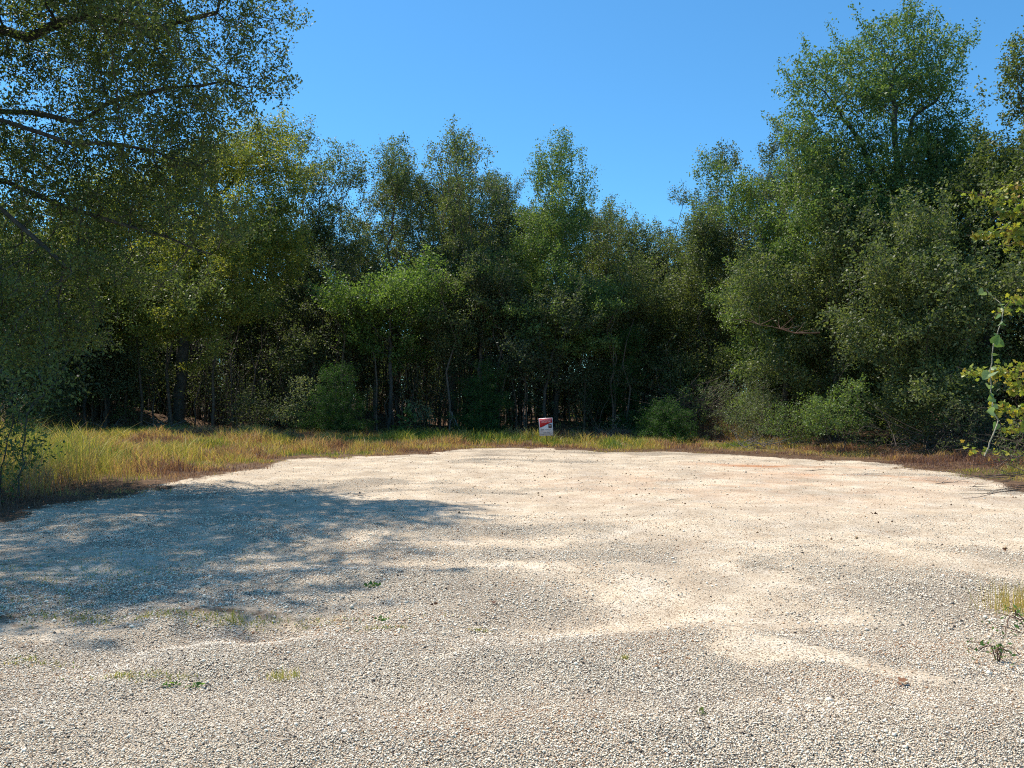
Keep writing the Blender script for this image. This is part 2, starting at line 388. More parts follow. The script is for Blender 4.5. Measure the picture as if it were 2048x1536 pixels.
# ------------------------------------------------------------------ ground sheet
def ground():
    ys = np.concatenate([np.linspace(-12, 2.2, 20)[:-1], 2.2 * (46 / 2.2) ** np.linspace(0, 1, 430), 46 + np.geomspace(3, 1500, 24)])
    us = np.linspace(-1, 1, 520); us = np.sign(us) * np.abs(us) ** 1.0
    VV = []
    for y in ys:
        hw = .9 * abs(y) + 3.2 if y > 2.2 else 14 - y * .3
        if y <= 2.2: hw = 5.2 + (2.2 - y) * .6
        x = us * hw; VV.append(np.stack([x, np.full_like(x, y)], 1))
    G = np.array(VV)
    # outer skirt so the sheet reaches the horizon on both sides
    L = G[:, :1].copy(); L[:, :, 0] = -1600; R_ = G[:, -1:].copy(); R_[:, :, 0] = 1600
    L2 = G[:, :1].copy(); L2[:, :, 0] -= 60; R2 = G[:, -1:].copy(); R2[:, :, 0] += 60
    G = np.concatenate([L, L2, G, R2, R_], 1)
    ny, nx, _ = G.shape; x = G[..., 0].ravel(); y = G[..., 1].ravel()
    z = height(x, y); V = np.stack([x, y, z], 1)
    i = np.arange(ny * nx).reshape(ny, nx)
    q = np.stack([i[:-1, :-1], i[:-1, 1:], i[1:, 1:], i[1:, :-1]], -1).reshape(-1, 4)
    m = M('ground_material')
    pos = m.geo(); soil = m.attr('soil'); sand = m.attr('sand'); rust = m.attr('rust')
    wp = m.new('ShaderNodeVectorMath', operation='MULTIPLY'); m.link(pos, wp.inputs[0]); wp.inputs[1].default_value = (1, 1, .3)
    vo = m.new('ShaderNodeTexVoronoi'); vo.inputs['Scale'].default_value = 115; m.link(wp.outputs[0], vo.inputs['Vector'])
    sep = m.new('ShaderNodeSeparateColor'); m.link(vo.outputs['Color'], sep.inputs[0])
    stone = m.ramp(sep.outputs[0], [(0, (.13, .11, .09)), (.12, (.32, .27, .215)), (.3, (.56, .47, .36)), (.5, (.74, .63, .48)), (.75, (.86, .75, .58)), (.95, (.93, .85, .70)), (1, (.50, .28, .15))])
    gap = m.ramp(vo.outputs['Distance'], [(.34, (1, 1, 1)), (.66, (.45, .42, .37))])
    stone = m.mix(1.0, stone, gap, 'MULTIPLY')
    fine = m.noise(120, 2, pos)
    sandc = m.ramp(m.noise(2.2, 5, pos, .7), [(.3, (.56, .455, .32)), (.5, (.67, .57, .42)), (.72, (.77, .69, .55))])
    sandc = m.mix(1.0, sandc, m.ramp(fine, [(.35, (.80, .78, .75)), (.6, (1, 1, 1))]), 'MULTIPLY')
    sandc = m.mix(1.0, sandc, m.ramp(sep.outputs[2], [(.0, (.38, .34, .32)), (.22, (.62, .57, .53)), (.42, (1, 1, 1)), (.9, (1.08, 1.08, 1.1))]), 'MULTIPLY')
    sandc = m.mix(rust, sandc, (.50, .22, .09))
    thr = m.math('ADD', m.math('MULTIPLY', sep.outputs[1], .55), m.math('MULTIPLY', m.noise(7, 4, pos), .5))
    sf = m.math('MULTIPLY', m.math('ADD', m.math('SUBTRACT', m.math('MULTIPLY', sand, 1.25), thr), .14), 3.2, True)
    grav = m.mix(sf, stone, sandc)
    tone = m.ramp(m.noise(.9, 5, pos, .6), [(.35, (.76, .74, .73)), (.6, (1.04, 1.02, 1.0))])
    grav = m.mix(1.0, grav, tone, 'MULTIPLY')
    soilc = m.ramp(m.noise(5, 6, pos, .7), [(.3, (.045, .032, .022)), (.5, (.11, .075, .048)), (.7, (.22, .15, .095))])
    litter = m.ramp(m.noise(26, 4, pos, .7), [(.35, (.55, .5, .45)), (.65, (1.5, 1.3, 1.1))])
    soilc = m.mix(1.0, soilc, litter, 'MULTIPLY')
    sm = m.math('MULTIPLY', m.math('SUBTRACT', m.math('ADD', soil, m.math('MULTIPLY', m.noise(11, 4, pos), .8)), .62), 3.0, True)
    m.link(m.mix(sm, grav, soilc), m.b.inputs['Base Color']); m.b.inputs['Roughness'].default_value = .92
    m.b.inputs['Specular IOR Level'].default_value = .2
    h = m.math('MULTIPLY', m.math('SUBTRACT', 1.0, vo.outputs['Distance']), m.math('SUBTRACT', 1.0, m.math('MULTIPLY', sf, .85)))
    h2 = m.math('ADD', h, m.math('MULTIPLY', m.noise(30, 4, pos), .7))
    bp = m.new('ShaderNodeBump'); bp.inputs['Strength'].default_value = .9; bp.inputs['Distance'].default_value = .014
    m.link(h2, bp.inputs['Height']); m.link(bp.outputs[0], m.b.inputs['Normal'])
    rustv = np.clip(1.2 * gauss(x, y, 6.3, 18.0, 1.6, .35, -.25) + .8 * gauss(x, y, 7.2, 15.5, 1.6, .5, -.4) + .25 * gauss(x, y, 4, 14, 4, 2.5), 0, 1) * ss(.35, .6, fbm(x * 1.2, y * 2.5, 77, 4))
    sx = np.clip(x, -60, 60)
    o = quads('ground', V, q, m.m, attrs={'soil': ('POINT', soil_mask(x, y)), 'sand': ('POINT', sand_mask(x, y)), 'rust': ('POINT', rustv)}, smooth=True)
    tag(o, kind='structure')
    return o
ground()

# ------------------------------------------------------------------ loose gravel
def gravel():
    rng = np.random.default_rng(5)
    m = M('gravel_stone')
    c = m.ramp(m.attr('rnd'), [(0, (.06, .048, .04)), (.08, (.24, .195, .15)), (.18, (.52, .43, .32)), (.30, (.78, .66, .49)), (.55, (.93, .81, .62)), (.88, (.97, .88, .71)), (.95, (.72, .50, .30)), (1, (.45, .24, .12))])
    c = m.mix(1.0, c, m.ramp(m.noise(160, 2, m.geo()), [(.3, (.82, .82, .82)), (.7, (1.08, 1.08, 1.08))]), 'MULTIPLY')
    m.link(c, m.b.inputs['Base Color']); m.b.inputs['Roughness'].default_value = .75; m.b.inputs['Specular IOR Level'].default_value = .3
    t = (1 + 5 ** .5) / 2
    ico = np.array([(-1, t, 0), (1, t, 0), (-1, -t, 0), (1, -t, 0), (0, -1, t), (0, 1, t), (0, -1, -t), (0, 1, -t), (t, 0, -1), (t, 0, 1), (-t, 0, -1), (-t, 0, 1)]); ico /= np.linalg.norm(ico[0])
    icf = np.array([(0, 11, 5), (0, 5, 1), (0, 1, 7), (0, 7, 10), (0, 10, 11), (1, 5, 9), (5, 11, 4), (11, 10, 2), (10, 7, 6), (7, 1, 8), (3, 9, 4), (3, 4, 2), (3, 2, 6), (3, 6, 8), (3, 8, 9), (4, 9, 5), (2, 4, 11), (6, 2, 10), (8, 6, 7), (9, 8, 1)])
    octv = np.array([(1, 0, 0), (0, 1, 0), (-1, 0, 0), (0, -1, 0), (0, 0, 1), (0, 0, -1.)]); octf = np.array([(0, 1, 4), (1, 2, 4), (2, 3, 4), (3, 0, 4), (1, 0, 5), (2, 1, 5), (3, 2, 5), (0, 3, 5)])
    VV, FF, RR, off = [], [], [], 0
    for y0, y1, dens, bv, bf, s0 in ((2.3, 5.2, 15000, octv, octf, .0041), (5.2, 10.5, 5200, octv, octf, .0056), (10.5, 21, 520, octv, octf, .008)):
        area = .5 * (1.5 * y0 + 1.6 + 1.5 * y1 + 1.6) * (y1 - y0)
        n = int(area * dens); yy = y0 + (y1 - y0) * np.sqrt(rng.random(n)) if y0 < 3 else rng.uniform(y0, y1, n)
        yy = rng.uniform(y0, y1, n); xx = rng.uniform(-1, 1, n) * (.75 * y1 + .8)
        keep = np.abs(xx) < .75 * yy + .8
        sm = sand_mask(xx, yy); so = soil_mask(xx, yy)
        keep &= rng.random(n) > np.clip(sm * 1.15 + (fbm(xx * 6, yy * 6, 88, 3) - .5) * .8, .02, .86); keep &= rng.random(n) > so * 1.1
        xx, yy = xx[keep], yy[keep]; n = len(xx)
        s = s0 * np.exp(rng.normal(0, .28, n)) * np.where(rng.random(n) < .012, 1.9, 1) * (.8 + .45 * fbm(xx * 2.5, yy * 2.5, 52, 3))
        sc = np.stack([s * rng.uniform(.9, 1.35, n), s * rng.uniform(.75, 1.0, n), s * rng.uniform(.5, .85, n)], 1)
        a = rng.uniform(0, 2 * math.pi, n); tl = rng.normal(0, .35, n)
        v = bv[None] * sc[:, None, :] * rng.uniform(.82, 1.15, (n, len(bv), 1))
        ca, sa = np.cos(a)[:, None], np.sin(a)[:, None]; ct, st = np.cos(tl)[:, None], np.sin(tl)[:, None]
        y1_ = v[..., 1] * ct - v[..., 2] * st; z1_ = v[..., 1] * st + v[..., 2] * ct
        x2 = v[..., 0] * ca - y1_ * sa; y2 = v[..., 0] * sa + y1_ * ca
        z = height(xx, yy) + sc[:, 2] * .35 + rng.random(n) * .003
        v = np.stack([x2 + xx[:, None], y2 + yy[:, None], z1_ + z[:, None]], -1).reshape(-1, 3)
        f = (bf[None] + (np.arange(n) * len(bv))[:, None, None]).reshape(-1, 3) + off
        VV.append(v); FF.append(f); off += len(v)
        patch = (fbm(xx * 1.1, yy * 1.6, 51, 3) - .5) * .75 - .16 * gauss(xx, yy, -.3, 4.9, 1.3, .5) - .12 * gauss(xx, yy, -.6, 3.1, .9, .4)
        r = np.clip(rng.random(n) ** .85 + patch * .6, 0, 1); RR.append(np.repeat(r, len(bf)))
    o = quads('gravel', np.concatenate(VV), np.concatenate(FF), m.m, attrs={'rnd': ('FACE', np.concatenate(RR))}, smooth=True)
    tag(o, 'loose cream and grey gravel covering the clearing', 'gravel', kind='stuff')
gravel()

# ------------------------------------------------------------------ grass
def grass_mat():
    m = M('grass_blade')
    g = m.ramp(m.attr('rnd'), [(0, (.13, .22, .04)), (.28, (.33, .34, .06)), (.48, (.58, .49, .13)), (.64, (.55, .37, .15)), (.84, (.45, .25, .15)), (1, (.22, .12, .09))])
    m.link(g, m.b.inputs['Base Color']); m.b.inputs['Roughness'].default_value = .6
    tr = m.new('ShaderNodeBsdfTranslucent'); m.link(m.mix(1.0, g, (1.15, 1.1, .7), 'MULTIPLY'), tr.inputs[0])
    mx = m.new('ShaderNodeMixShader'); mx.inputs[0].default_value = .45
    m.link(m.b.outputs[0], mx.inputs[1]); m.link(tr.outputs[0], mx.inputs[2]); m.link(mx.outputs[0], m.out.inputs[0]); return m.m
G_MAT = grass_mat()
def blades(rng, x, y, h, w, hue, z=None, lean=.35):
    n = len(x); z = height(x, y) - .01 if z is None else z
    a = rng.uniform(0, 2 * math.pi, n); ln = np.abs(rng.normal(0, lean, n)) * h
    dx, dy = np.cos(a) * ln, np.sin(a) * ln; b = rng.uniform(0, math.pi, n); wx, wy = np.cos(b) * w / 2, np.sin(b) * w / 2
    B = np.stack([x, y, z], 1)
    o1 = np.stack([wx, wy, np.zeros(n)], 1); mid = B + np.stack([dx * .35, dy * .35, h * .6], 1); tip = B + np.stack([dx, dy, h * np.sqrt(np.clip(1 - lean * lean * .5, .2, 1))], 1)
    V = np.stack([B - o1, B + o1, mid + o1 * .8, mid - o1 * .8, tip], 1).reshape(-1, 3)
    k = np.arange(n)[:, None] * 5
    return V, k + np.array([[0, 1, 2, 3]]), k + np.array([[3, 2, 4]]), hue
def blade_obj(name, parts, label, cat, kind='stuff'):
    VV, FF, S, R, off = [], [], [], [], 0
    for V, q, t, hue in parts:
        fl = np.concatenate([q, t], 1) + off                       # quad then triangle for each blade
        VV.append(V); FF.append(fl.ravel()); S.append(np.tile([4, 3], len(q))); R.append(np.repeat(hue, 2)); off += len(V)
    o = new_mesh_obj(name, np.concatenate(VV), np.concatenate(FF), np.concatenate(S), G_MAT, attrs={'rnd': ('FACE', np.concatenate(R))})
    return tag(o, label, cat, kind=kind)
def meadow():
    rng = np.random.default_rng(8); parts = []
    for (x0, x1, y0, y1, dens, ws) in ((-16, -5, 5, 16, 420, .007), (-22, 12, 16, 25, 420, .011), (-26, 12, 25, 33, 330, .014), (4, 15, 6, 20, 380, .008)):
        n = int((x1 - x0) * (y1 - y0) * dens); x = rng.uniform(x0, x1, n); y = rng.uniform(y0, y1, n)
        k = np.abs(x) < .78 * y + 2; x, y = x[k], y[k]; n = len(x)
        e = edge_d(x, y)
        # how tall and how thick
        right = ss(3, 7, x)
        wood = ss(29, 31.5, y + np.abs(x + 3) * 0 + (fbm(x * .5, y * .5, 12, 3) - .5) * 2.5)
        wr = ss(0, 1.2, x - (20.2 - .62 * (y - 12)) + 1.2) * (y > 12)          # foot of the right hand trees
        tuft = fbm(x * 1.6, y * 1.6, 13, 3); big = fbm(x * .33, y * .33, 14, 3)
        p = ss(-.45, .7, e) * (.25 + 1.2 * ss(.38, .6, tuft)) * (1 - wood * .93) * (1 - wr * .8)
        k = rng.random(n) < p; x, y, e, tuft, big, right = [v[k] for v in (x, y, e, tuft, big, right)]; n = len(x)
        h = (.07 + .36 * ss(.3, 2.6, e) * (.5 + tuft)) * (1 - .45 * right) * rng.uniform(.6, 1.25, n) * (.75 + .6 * big)
        h *= 1 - .3 * ss(-6, -12, x) * (y > 20); h *= (1 - .42 * ss(17, 22, y)); h *= 1 + .45 * ss(.5, .75, tuft); h *= 1 + (.1 + .9 * ss(.45, .7, fbm(x * .8, y * .8, 19, 2))) * ss(20, 13, y) * (x < 0) * ss(.4, 1.6, e)
        hue = .53 + (fbm(x * .55, y * .8, 15, 3) - .5) * 1.9 + (fbm(x * 2.2, y * 2.2, 16, 2) - .5) * .6 + rng.normal(0, .17, n) + .12 * ss(-5, -9, x) * ss(22, 14, y)
        hue += .33 * ss(1.2, .0, e) + .26 * ss(2.2, 5, x) * (y > 17) - .10 * ((x > -6) & (x < 1.5)) + .18 * gauss(x, y, -12, 25, 5, 2.2) - .25 * gauss(x, y, -16, 29, 5, 2)
        parts.append(blades(rng, x, y, h, np.full(n, ws) * rng.uniform(.6, 1.6, n), np.clip(hue, 0, 1), lean=.6))
    blade_obj('grass', parts, 'yellow green and rusty grass growing round the gravel', 'grass')
    # sparse weeds coming up through the gravel
    parts = []
    C = [(P(500, 1225, 5.6), .9, .10, 900), (P(280, 1230, 5.6), .8, .10, 700), (P(280, 1360, 4.35), .3, .04, 330), (P(60, 1330, 4.6), .22, .06, 200), (P(130, 1150, 6.9), .9, .6, 1500),
         (P(760, 1258, 5.3), .16, .03, 120), (P(960, 1252, 5.35), .06, .02, 50), (P(60, 1230, 5.7), .6, .35, 700), (P(480, 1100, 8), 1.3, .5, 500), (P(2020, 930, 17), 1.5, 1, 400)]
    for c, sx, sy, n in C:
        x = rng.normal(c[0], sx * .6, n); y = rng.normal(c[1], sy * .7, n)
        k = rng.random(n) < .25 + ss(.4, .6, fbm(x * 5, y * 5, 61, 3)); x, y = x[k], y[k]; n = len(x)
        parts.append(blades(rng, x, y, rng.uniform(.012, .05, n), np.full(n, .005), np.clip(rng.normal(.25, .2, n), 0, 1), lean=.9))
    blade_obj('sparse_weeds', parts, 'thin low grass sprouting through the gravel', 'weeds')
meadow()

# ------------------------------------------------------------------ foreground oak
def front_oak():
    x0, y0 = -11.8, 14.2; z0 = float(height(x0, y0)) - .05
    rng = np.random.default_rng(77)
    rel = lambda px, py, Y: P(px, py, Y) - np.array([x0, y0, z0])
    L = [(500, 110, 14, .75), (560, 90, 14, .35), (440, 30, 14, 1.0), (350, 110, 13.5, 1.1), (430, 190, 14, .8), (210, -20, 13.5, 1.4), (100, 130, 14, 1.3), (250, 250, 13, 1.1),
         (370, 290, 14, .9), (60, 290, 14, 1.3), (110, 440, 13.5, 1.3), (300, 400, 14, 1.0), (400, 440, 14.5, .9), (40, 590, 13.3, 1.2), (180, 560, 14, .8), (470, 160, 14.3, .6),
         (300, -150, 14, 1.6), (50, -250, 13, 1.8), (-120, 300, 13.5, 1.8), (-150, 560, 13, 1.5), (-120, 0, 13, 2), (-100, -350, 12, 2), (420, -120, 14.5, 1.2), (30, 690, 12.8, .55), (330, 540, 15, .8), (530, 180, 14.2, .5), (150, 350, 14.5, 1.4), (230, 480, 14.6, 1.2), (100, 560, 14.6, 1.3), (0, 480, 14, 1.4), (420, 260, 14.6, .9), (300, 330, 14.5, 1.1), (500, 60, 14.6, .7), (180, 660, 15, .8), (60, 640, 14, 1.0), (260, 130, 14.5, 1.3)]
    lob = [(*rel(a, b, c), r, r, r * .75) for a, b, c, r in L]
    # off to the side and towards the camera: what throws the long shade on the gravel
    for (ax, ay, az, r) in ((-7.6, 9.6, 8.6, 1.3), (-9, 8.2, 8, 1.8), (-6.3, 10.8, 7.6, .9), (-10.5, 10.5, 9.5, 2), (-7.8, 11.8, 9.8, 1.6), (-13, 12, 9, 2.2), (-14, 16, 9, 2), (-8.6, 16, 9.8, 1.6), (-11, 7.6, 7, 1.6), (-5.4, 9.9, 8.6, .9), (-6.2, 9.1, 8.3, .9), (-5.9, 10.8, 8.9, .8), (-7.2, 8.6, 8, .9), (-6.8, 12.5, 8.8, 1.2)):
        lob.append((ax - x0, ay - y0, az - z0, r, r, r * .8))
    trunk = densify([(0, 0, 0), (.15, -.1, 1.6), (.1, .1, 3.2), (.5, 0, 4.6), (.9, 0, 6.2), (1.5, -.2, 8.3)], .4, .03, rng)
    tz = np.array([t[2] for t in trunk]); at = lambda z: int(np.abs(tz - z).argmin())
    limbs = []
    def limb(z, pts):
        limbs.append((at(z), densify([trunk[at(z)]] + [rel(*p) for p in pts], .4, .04, rng)[1:]))
    limb(5.2, [(-120, 190, 13.8), (0, 218, 13.6), (150, 232, 13.5), (215, 205, 13.6), (330, 180, 13.8), (460, 150, 14)])
    limb(4.6, [(-110, 200, 13.2), (0, 240, 13.1), (140, 285, 13.2), (300, 296, 13.5), (400, 330, 13.8)])
    limb(6.6, [(-60, 60, 13.6), (60, 62, 13.6), (170, 34, 13.8), (300, 45, 14), (430, 20, 14.2)])
    limb(3.6, [(-100, 330, 13.6), (60, 380, 13.8), (200, 440, 14), (330, 475, 14.4), (420, 510, 14.7)])
    limb(3.2, [(-100, 400, 13), (0, 420, 13), (120, 520, 13.2)])
    limb(6.6, [(-300, 0, 12), (-300, -200, 10.5)])
    return make_tree('oak_tree', 'large dark oak whose long branches sweep in over the meadow from the left', 'tree', x0, y0, lob, 8200, trunk, .23, L_OAK, B_DARK, .060, 13, .07, 78,
                     group=None, step=.2, kill=.22, up=.0, minr=0, droop=.35, limbs=limbs, thin_leaf=2.0, clump=.85, shoots=70, shoot_len=.7)
front_oak()

def yellow_oak():
    Y0 = 33; x0 = X(357, Y0); z0 = float(height(x0, Y0)) - .05
    rng = np.random.default_rng(79)
    rel = lambda px, py, Y: P(px, py, Y) - np.array([x0, Y0, z0])
    L = [(545, 270, 21.5, .7), (520, 330, 21, 1.0), (560, 400, 21, .8), (500, 450, 20.5, 1.1), (545, 520, 20.5, .9), (470, 560, 20, 1.0), (400, 500, 20.5, 1.3), (520, 610, 20, .65), (400, 620, 20, 1.0),
         (300, 560, 21, 1.4), (440, 330, 22, 1.2), (340, 380, 22.5, 1.5), (240, 440, 22.5, 1.5), (150, 520, 22, 1.4), (330, 650, 20.5, .7), (440, 690, 19.5, .35), (230, 620, 22, 1.0), (560, 470, 20.6, .7), (300, 690, 20.4, .35)]
    lob = [(*rel(a, b, c * 1.4), r * 1.38, r * 1.38, r * 1.2) for a, b, c, r in L]
    trunk = densify([(0, 0, 0), (.1, 0, 2), (.3, -.1, 4.4), (.9, -.2, 7), (1.3, -.3, 9)], .4, .03, rng)
    return make_tree('oak_tree', 'yellow green oak with drooping outer leaves lit by the sun, behind the dark overhanging oak', 'tree', x0, Y0, lob, 4200, trunk, 0.25, L_YEL, B_DARK, .095, 13, .11, 80,
                     step=.24, kill=.27, up=-.03, droop=.5, clump=.8, shoots=40)
yellow_oak()

# ------------------------------------------------------------------ trees one can tell apart along the wood
def wood_edge():
    N = 'woodland_tree'
    T = lambda lab, *a, **k: std_tree(N, lab, *a, **k)
    #                                                          px   Y    H    hb   R   profile
    T('slender tree with open grey green top beside the yellow green oak', 625, 35.5, 13.2, 4.4, 2.3, 'spread', L_MID, 101, natt=1500, leaf=.09, per=10, bark=B_BRN, nl=14)
    T('dark rounded tree filling the gap right of the slender open topped tree', 725, 38, 11.2, 4.0, 3.1, 'round', L_DRK, 102, natt=1900)
    T('narrow upright tree with two thin leaders, next to the tallest middle tree', 795, 35, 11.9, 4.2, 2.0, 'spire', L_MID, 103, natt=1400, bark=B_BRN, extra_leafless=.2)
    T('tallest tree in the middle, its brown trunk showing through olive leaves', 905, 34, 12.9, 3.8, 3.4, 'cone', L_MID, 104, natt=2400, bark=B_BRN, tip=.009, extra_leafless=.3, rmax=.2, lean=(.15, 0), nl=20)
    T('broad domed tree standing behind the tallest middle tree', 960, 38, 12.3, 5.0, 3.3, 'round', L_DRK, 105, natt=2000)
    T('dense conical green tree left of the dip in the tree line', 1112, 33, 11.5, 3.4, 2.7, 'cone', L_GRN, 106, natt=2300, nl=20)
    T('dark leafy tree between the tallest middle tree and the conical one', 1040, 37, 10.5, 4.0, 2.2, 'round', L_DRK, 107, natt=1700)
    T('thin leaning tree with sparse twigs at the dip in the tree line', 1195, 35, 9.6, 3.0, 1.5, 'spread', L_MID, 108, natt=850, per=9, bark=B_BRN, lean=(.9, 0), extra_leafless=.3)
    T('short round headed tree at the lowest part of the tree line', 1290, 38, 9.4, 3.4, 1.9, 'round', L_MID, 109, natt=1600)
    T('twiggy broad tree rising just right of the lowest part of the tree line', 1420, 40, 12.3, 4.0, 3.0, 'spread', L_DRK, 110, natt=2100, extra_leafless=.15)
    T('leafy green tree growing in front of the twiggy broad tree', 1405, 33.5, 8.8, 1.5, 2.4, 'cone', L_MID, 111, natt=1900)
    T('bushy tree leafed to the ground, left of the tallest right hand tree', 1570, 29, 10.6, 1.0, 2.9, 'round', L_GRN, 112, natt=3000, bark=B_BRN, nl=20)
    T('grey green tree with a ragged top behind the bushy tree', 1530, 33, 12.3, 3, 2.8, 'round', L_DRK, 113, natt=2000)
    T('bare armed tree with brownish leaves below the tallest right hand tree', 1670, 26.5, 8.2, 1.6, 2.4, 'spread', L_MID, 114, natt=2200, bark=B_BRN, leaf=.085)
    T('dark tree behind the autumn tinted branches at the right edge', 1975, 25, 10.2, 2.5, 2.4, 'round', L_OAK, 115, natt=2200)
    T('dark tree with ivy thick leaves under the tallest tree, above the brush', 1850, 22.5, 6.6, 1.2, 2.2, 'round', L_MID, 116, natt=2300, leaf=.085)
    T('tall tree cut off by the right edge of the picture', 2150, 22, 12.2, 3.0, 2.1, 'round', L_OAK, 117, natt=1700, leaf=.09)
    T('small bright green sapling catching the sun before the middle trees', 780, 31.6, 6.7, 2.9, 2.0, 'round', L_SAP, 118, natt=1100, extra_leafless=.25, leaf=.095, bark=B_DARK)
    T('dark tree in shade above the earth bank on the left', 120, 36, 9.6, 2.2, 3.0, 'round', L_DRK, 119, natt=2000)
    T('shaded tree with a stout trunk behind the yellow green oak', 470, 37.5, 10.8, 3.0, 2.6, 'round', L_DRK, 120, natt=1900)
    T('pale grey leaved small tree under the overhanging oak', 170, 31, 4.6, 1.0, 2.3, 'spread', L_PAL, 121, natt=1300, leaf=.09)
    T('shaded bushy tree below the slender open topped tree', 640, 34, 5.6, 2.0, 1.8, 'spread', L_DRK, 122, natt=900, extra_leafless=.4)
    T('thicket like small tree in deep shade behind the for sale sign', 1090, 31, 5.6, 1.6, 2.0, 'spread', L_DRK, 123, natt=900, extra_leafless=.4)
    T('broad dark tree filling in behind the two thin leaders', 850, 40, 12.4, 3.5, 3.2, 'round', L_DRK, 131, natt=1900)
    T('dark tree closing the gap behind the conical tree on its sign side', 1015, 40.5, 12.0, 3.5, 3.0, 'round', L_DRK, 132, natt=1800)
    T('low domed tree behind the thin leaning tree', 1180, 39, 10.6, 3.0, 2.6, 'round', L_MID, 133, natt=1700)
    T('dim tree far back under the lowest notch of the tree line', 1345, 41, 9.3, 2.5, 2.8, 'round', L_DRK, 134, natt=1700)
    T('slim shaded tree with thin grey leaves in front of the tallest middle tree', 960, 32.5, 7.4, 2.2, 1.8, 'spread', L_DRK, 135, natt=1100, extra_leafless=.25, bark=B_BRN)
    T('slim tree with a bent stem in the shade left of the sapling', 700, 33, 7.2, 2.0, 1.8, 'spread', L_DRK, 136, natt=1100, extra_leafless=.25, bark=B_BRN)
    T('small tree draped in dull leaves between the sign and the dry brush', 1260, 33.5, 7.6, 1.6, 2.1, 'round', L_MID, 137, natt=1400, extra_leafless=.15)
    # the tall one on the right
    Y0 = 27.0; x0 = X(1790, Y0); z0 = float(height(x0, Y0)) - .05; rng = np.random.default_rng(90)
    rel = lambda px, py, Y: P(px, py, Y) - np.array([x0, Y0, z0])
    L = [(1775, 40, 27, .45), (1815, 50, 27.4, .4), (1735, 75, 27, .4), (1780, 110, 27, .95), (1850, 110, 27, .8), (1885, 130, 27, .7), (1690, 120, 26.7, .7), (1640, 180, 26.5, .8), (1620, 210, 26.8, .5),
         (1720, 200, 26.4, 1.0), (1800, 190, 27.5, 1.0), (1880, 190, 27.2, .8), (1700, 270, 26.5, .9), (1640, 300, 26.2, .7), (1880, 260, 27, .8), (1790, 330, 27.5, 1.0), (1690, 370, 25.8, 1.0), (1760, 430, 25.8, .9),
         (1880, 340, 27, 1.1), (1930, 300, 28, .9), (1960, 260, 28, .5), (1850, 440, 26.5, 1.1), (1720, 480, 25.4, .9), (1800, 540, 26, 1.0), (1640, 440, 25.6, .7), (1900, 470, 26.5, 1.0), (1910, 90, 27, .3), (1740, 330, 26, 1.0), (1830, 370, 26, 1.0), (1700, 430, 25.4, .9), (1800, 440, 25.6, 1.0), (1840, 290, 26.4, .8), (1650, 370, 26, .8), (1760, 270, 26.2, .8), (1910, 390, 26.5, .9), (1610, 260, 26.4, .5), (1830, 150, 26.5, .8), (1740, 140, 26.5, .8)]
    lob = [(*rel(a, b, c), r, r, r * .85) for a, b, c, r in L]
    trunk = densify([(0, 0, 0), (.05, 0, 3), (-.05, 0, 6), (0, .05, 8), (.15, 0, 9.3)], .4, .03, rng)
    k = len(trunk) - 1; kk = k - 4
    limbs = [(kk, densify([trunk[kk], rel(1730, 290, 27), rel(1700, 250, 26.9)], .4, .04, rng)[1:]), (k, densify([trunk[k], rel(1790, 160, 27)], .4, .04, rng)[1:]), (kk, densify([trunk[kk], rel(1830, 230, 27.1), rel(1880, 200, 27.1)], .4, .04, rng)[1:])]
    make_tree(N, 'tallest tree on the right, high open bright green crown on a dark forked trunk', 'tree', x0, Y0, lob, 4600, trunk, .24, L_GRN, B_DARK, .095, 13, .095, 91, group='trees along the edge of the wood', step=.26, kill=.3, up=.06, limbs=limbs, clump=.85)
wood_edge()

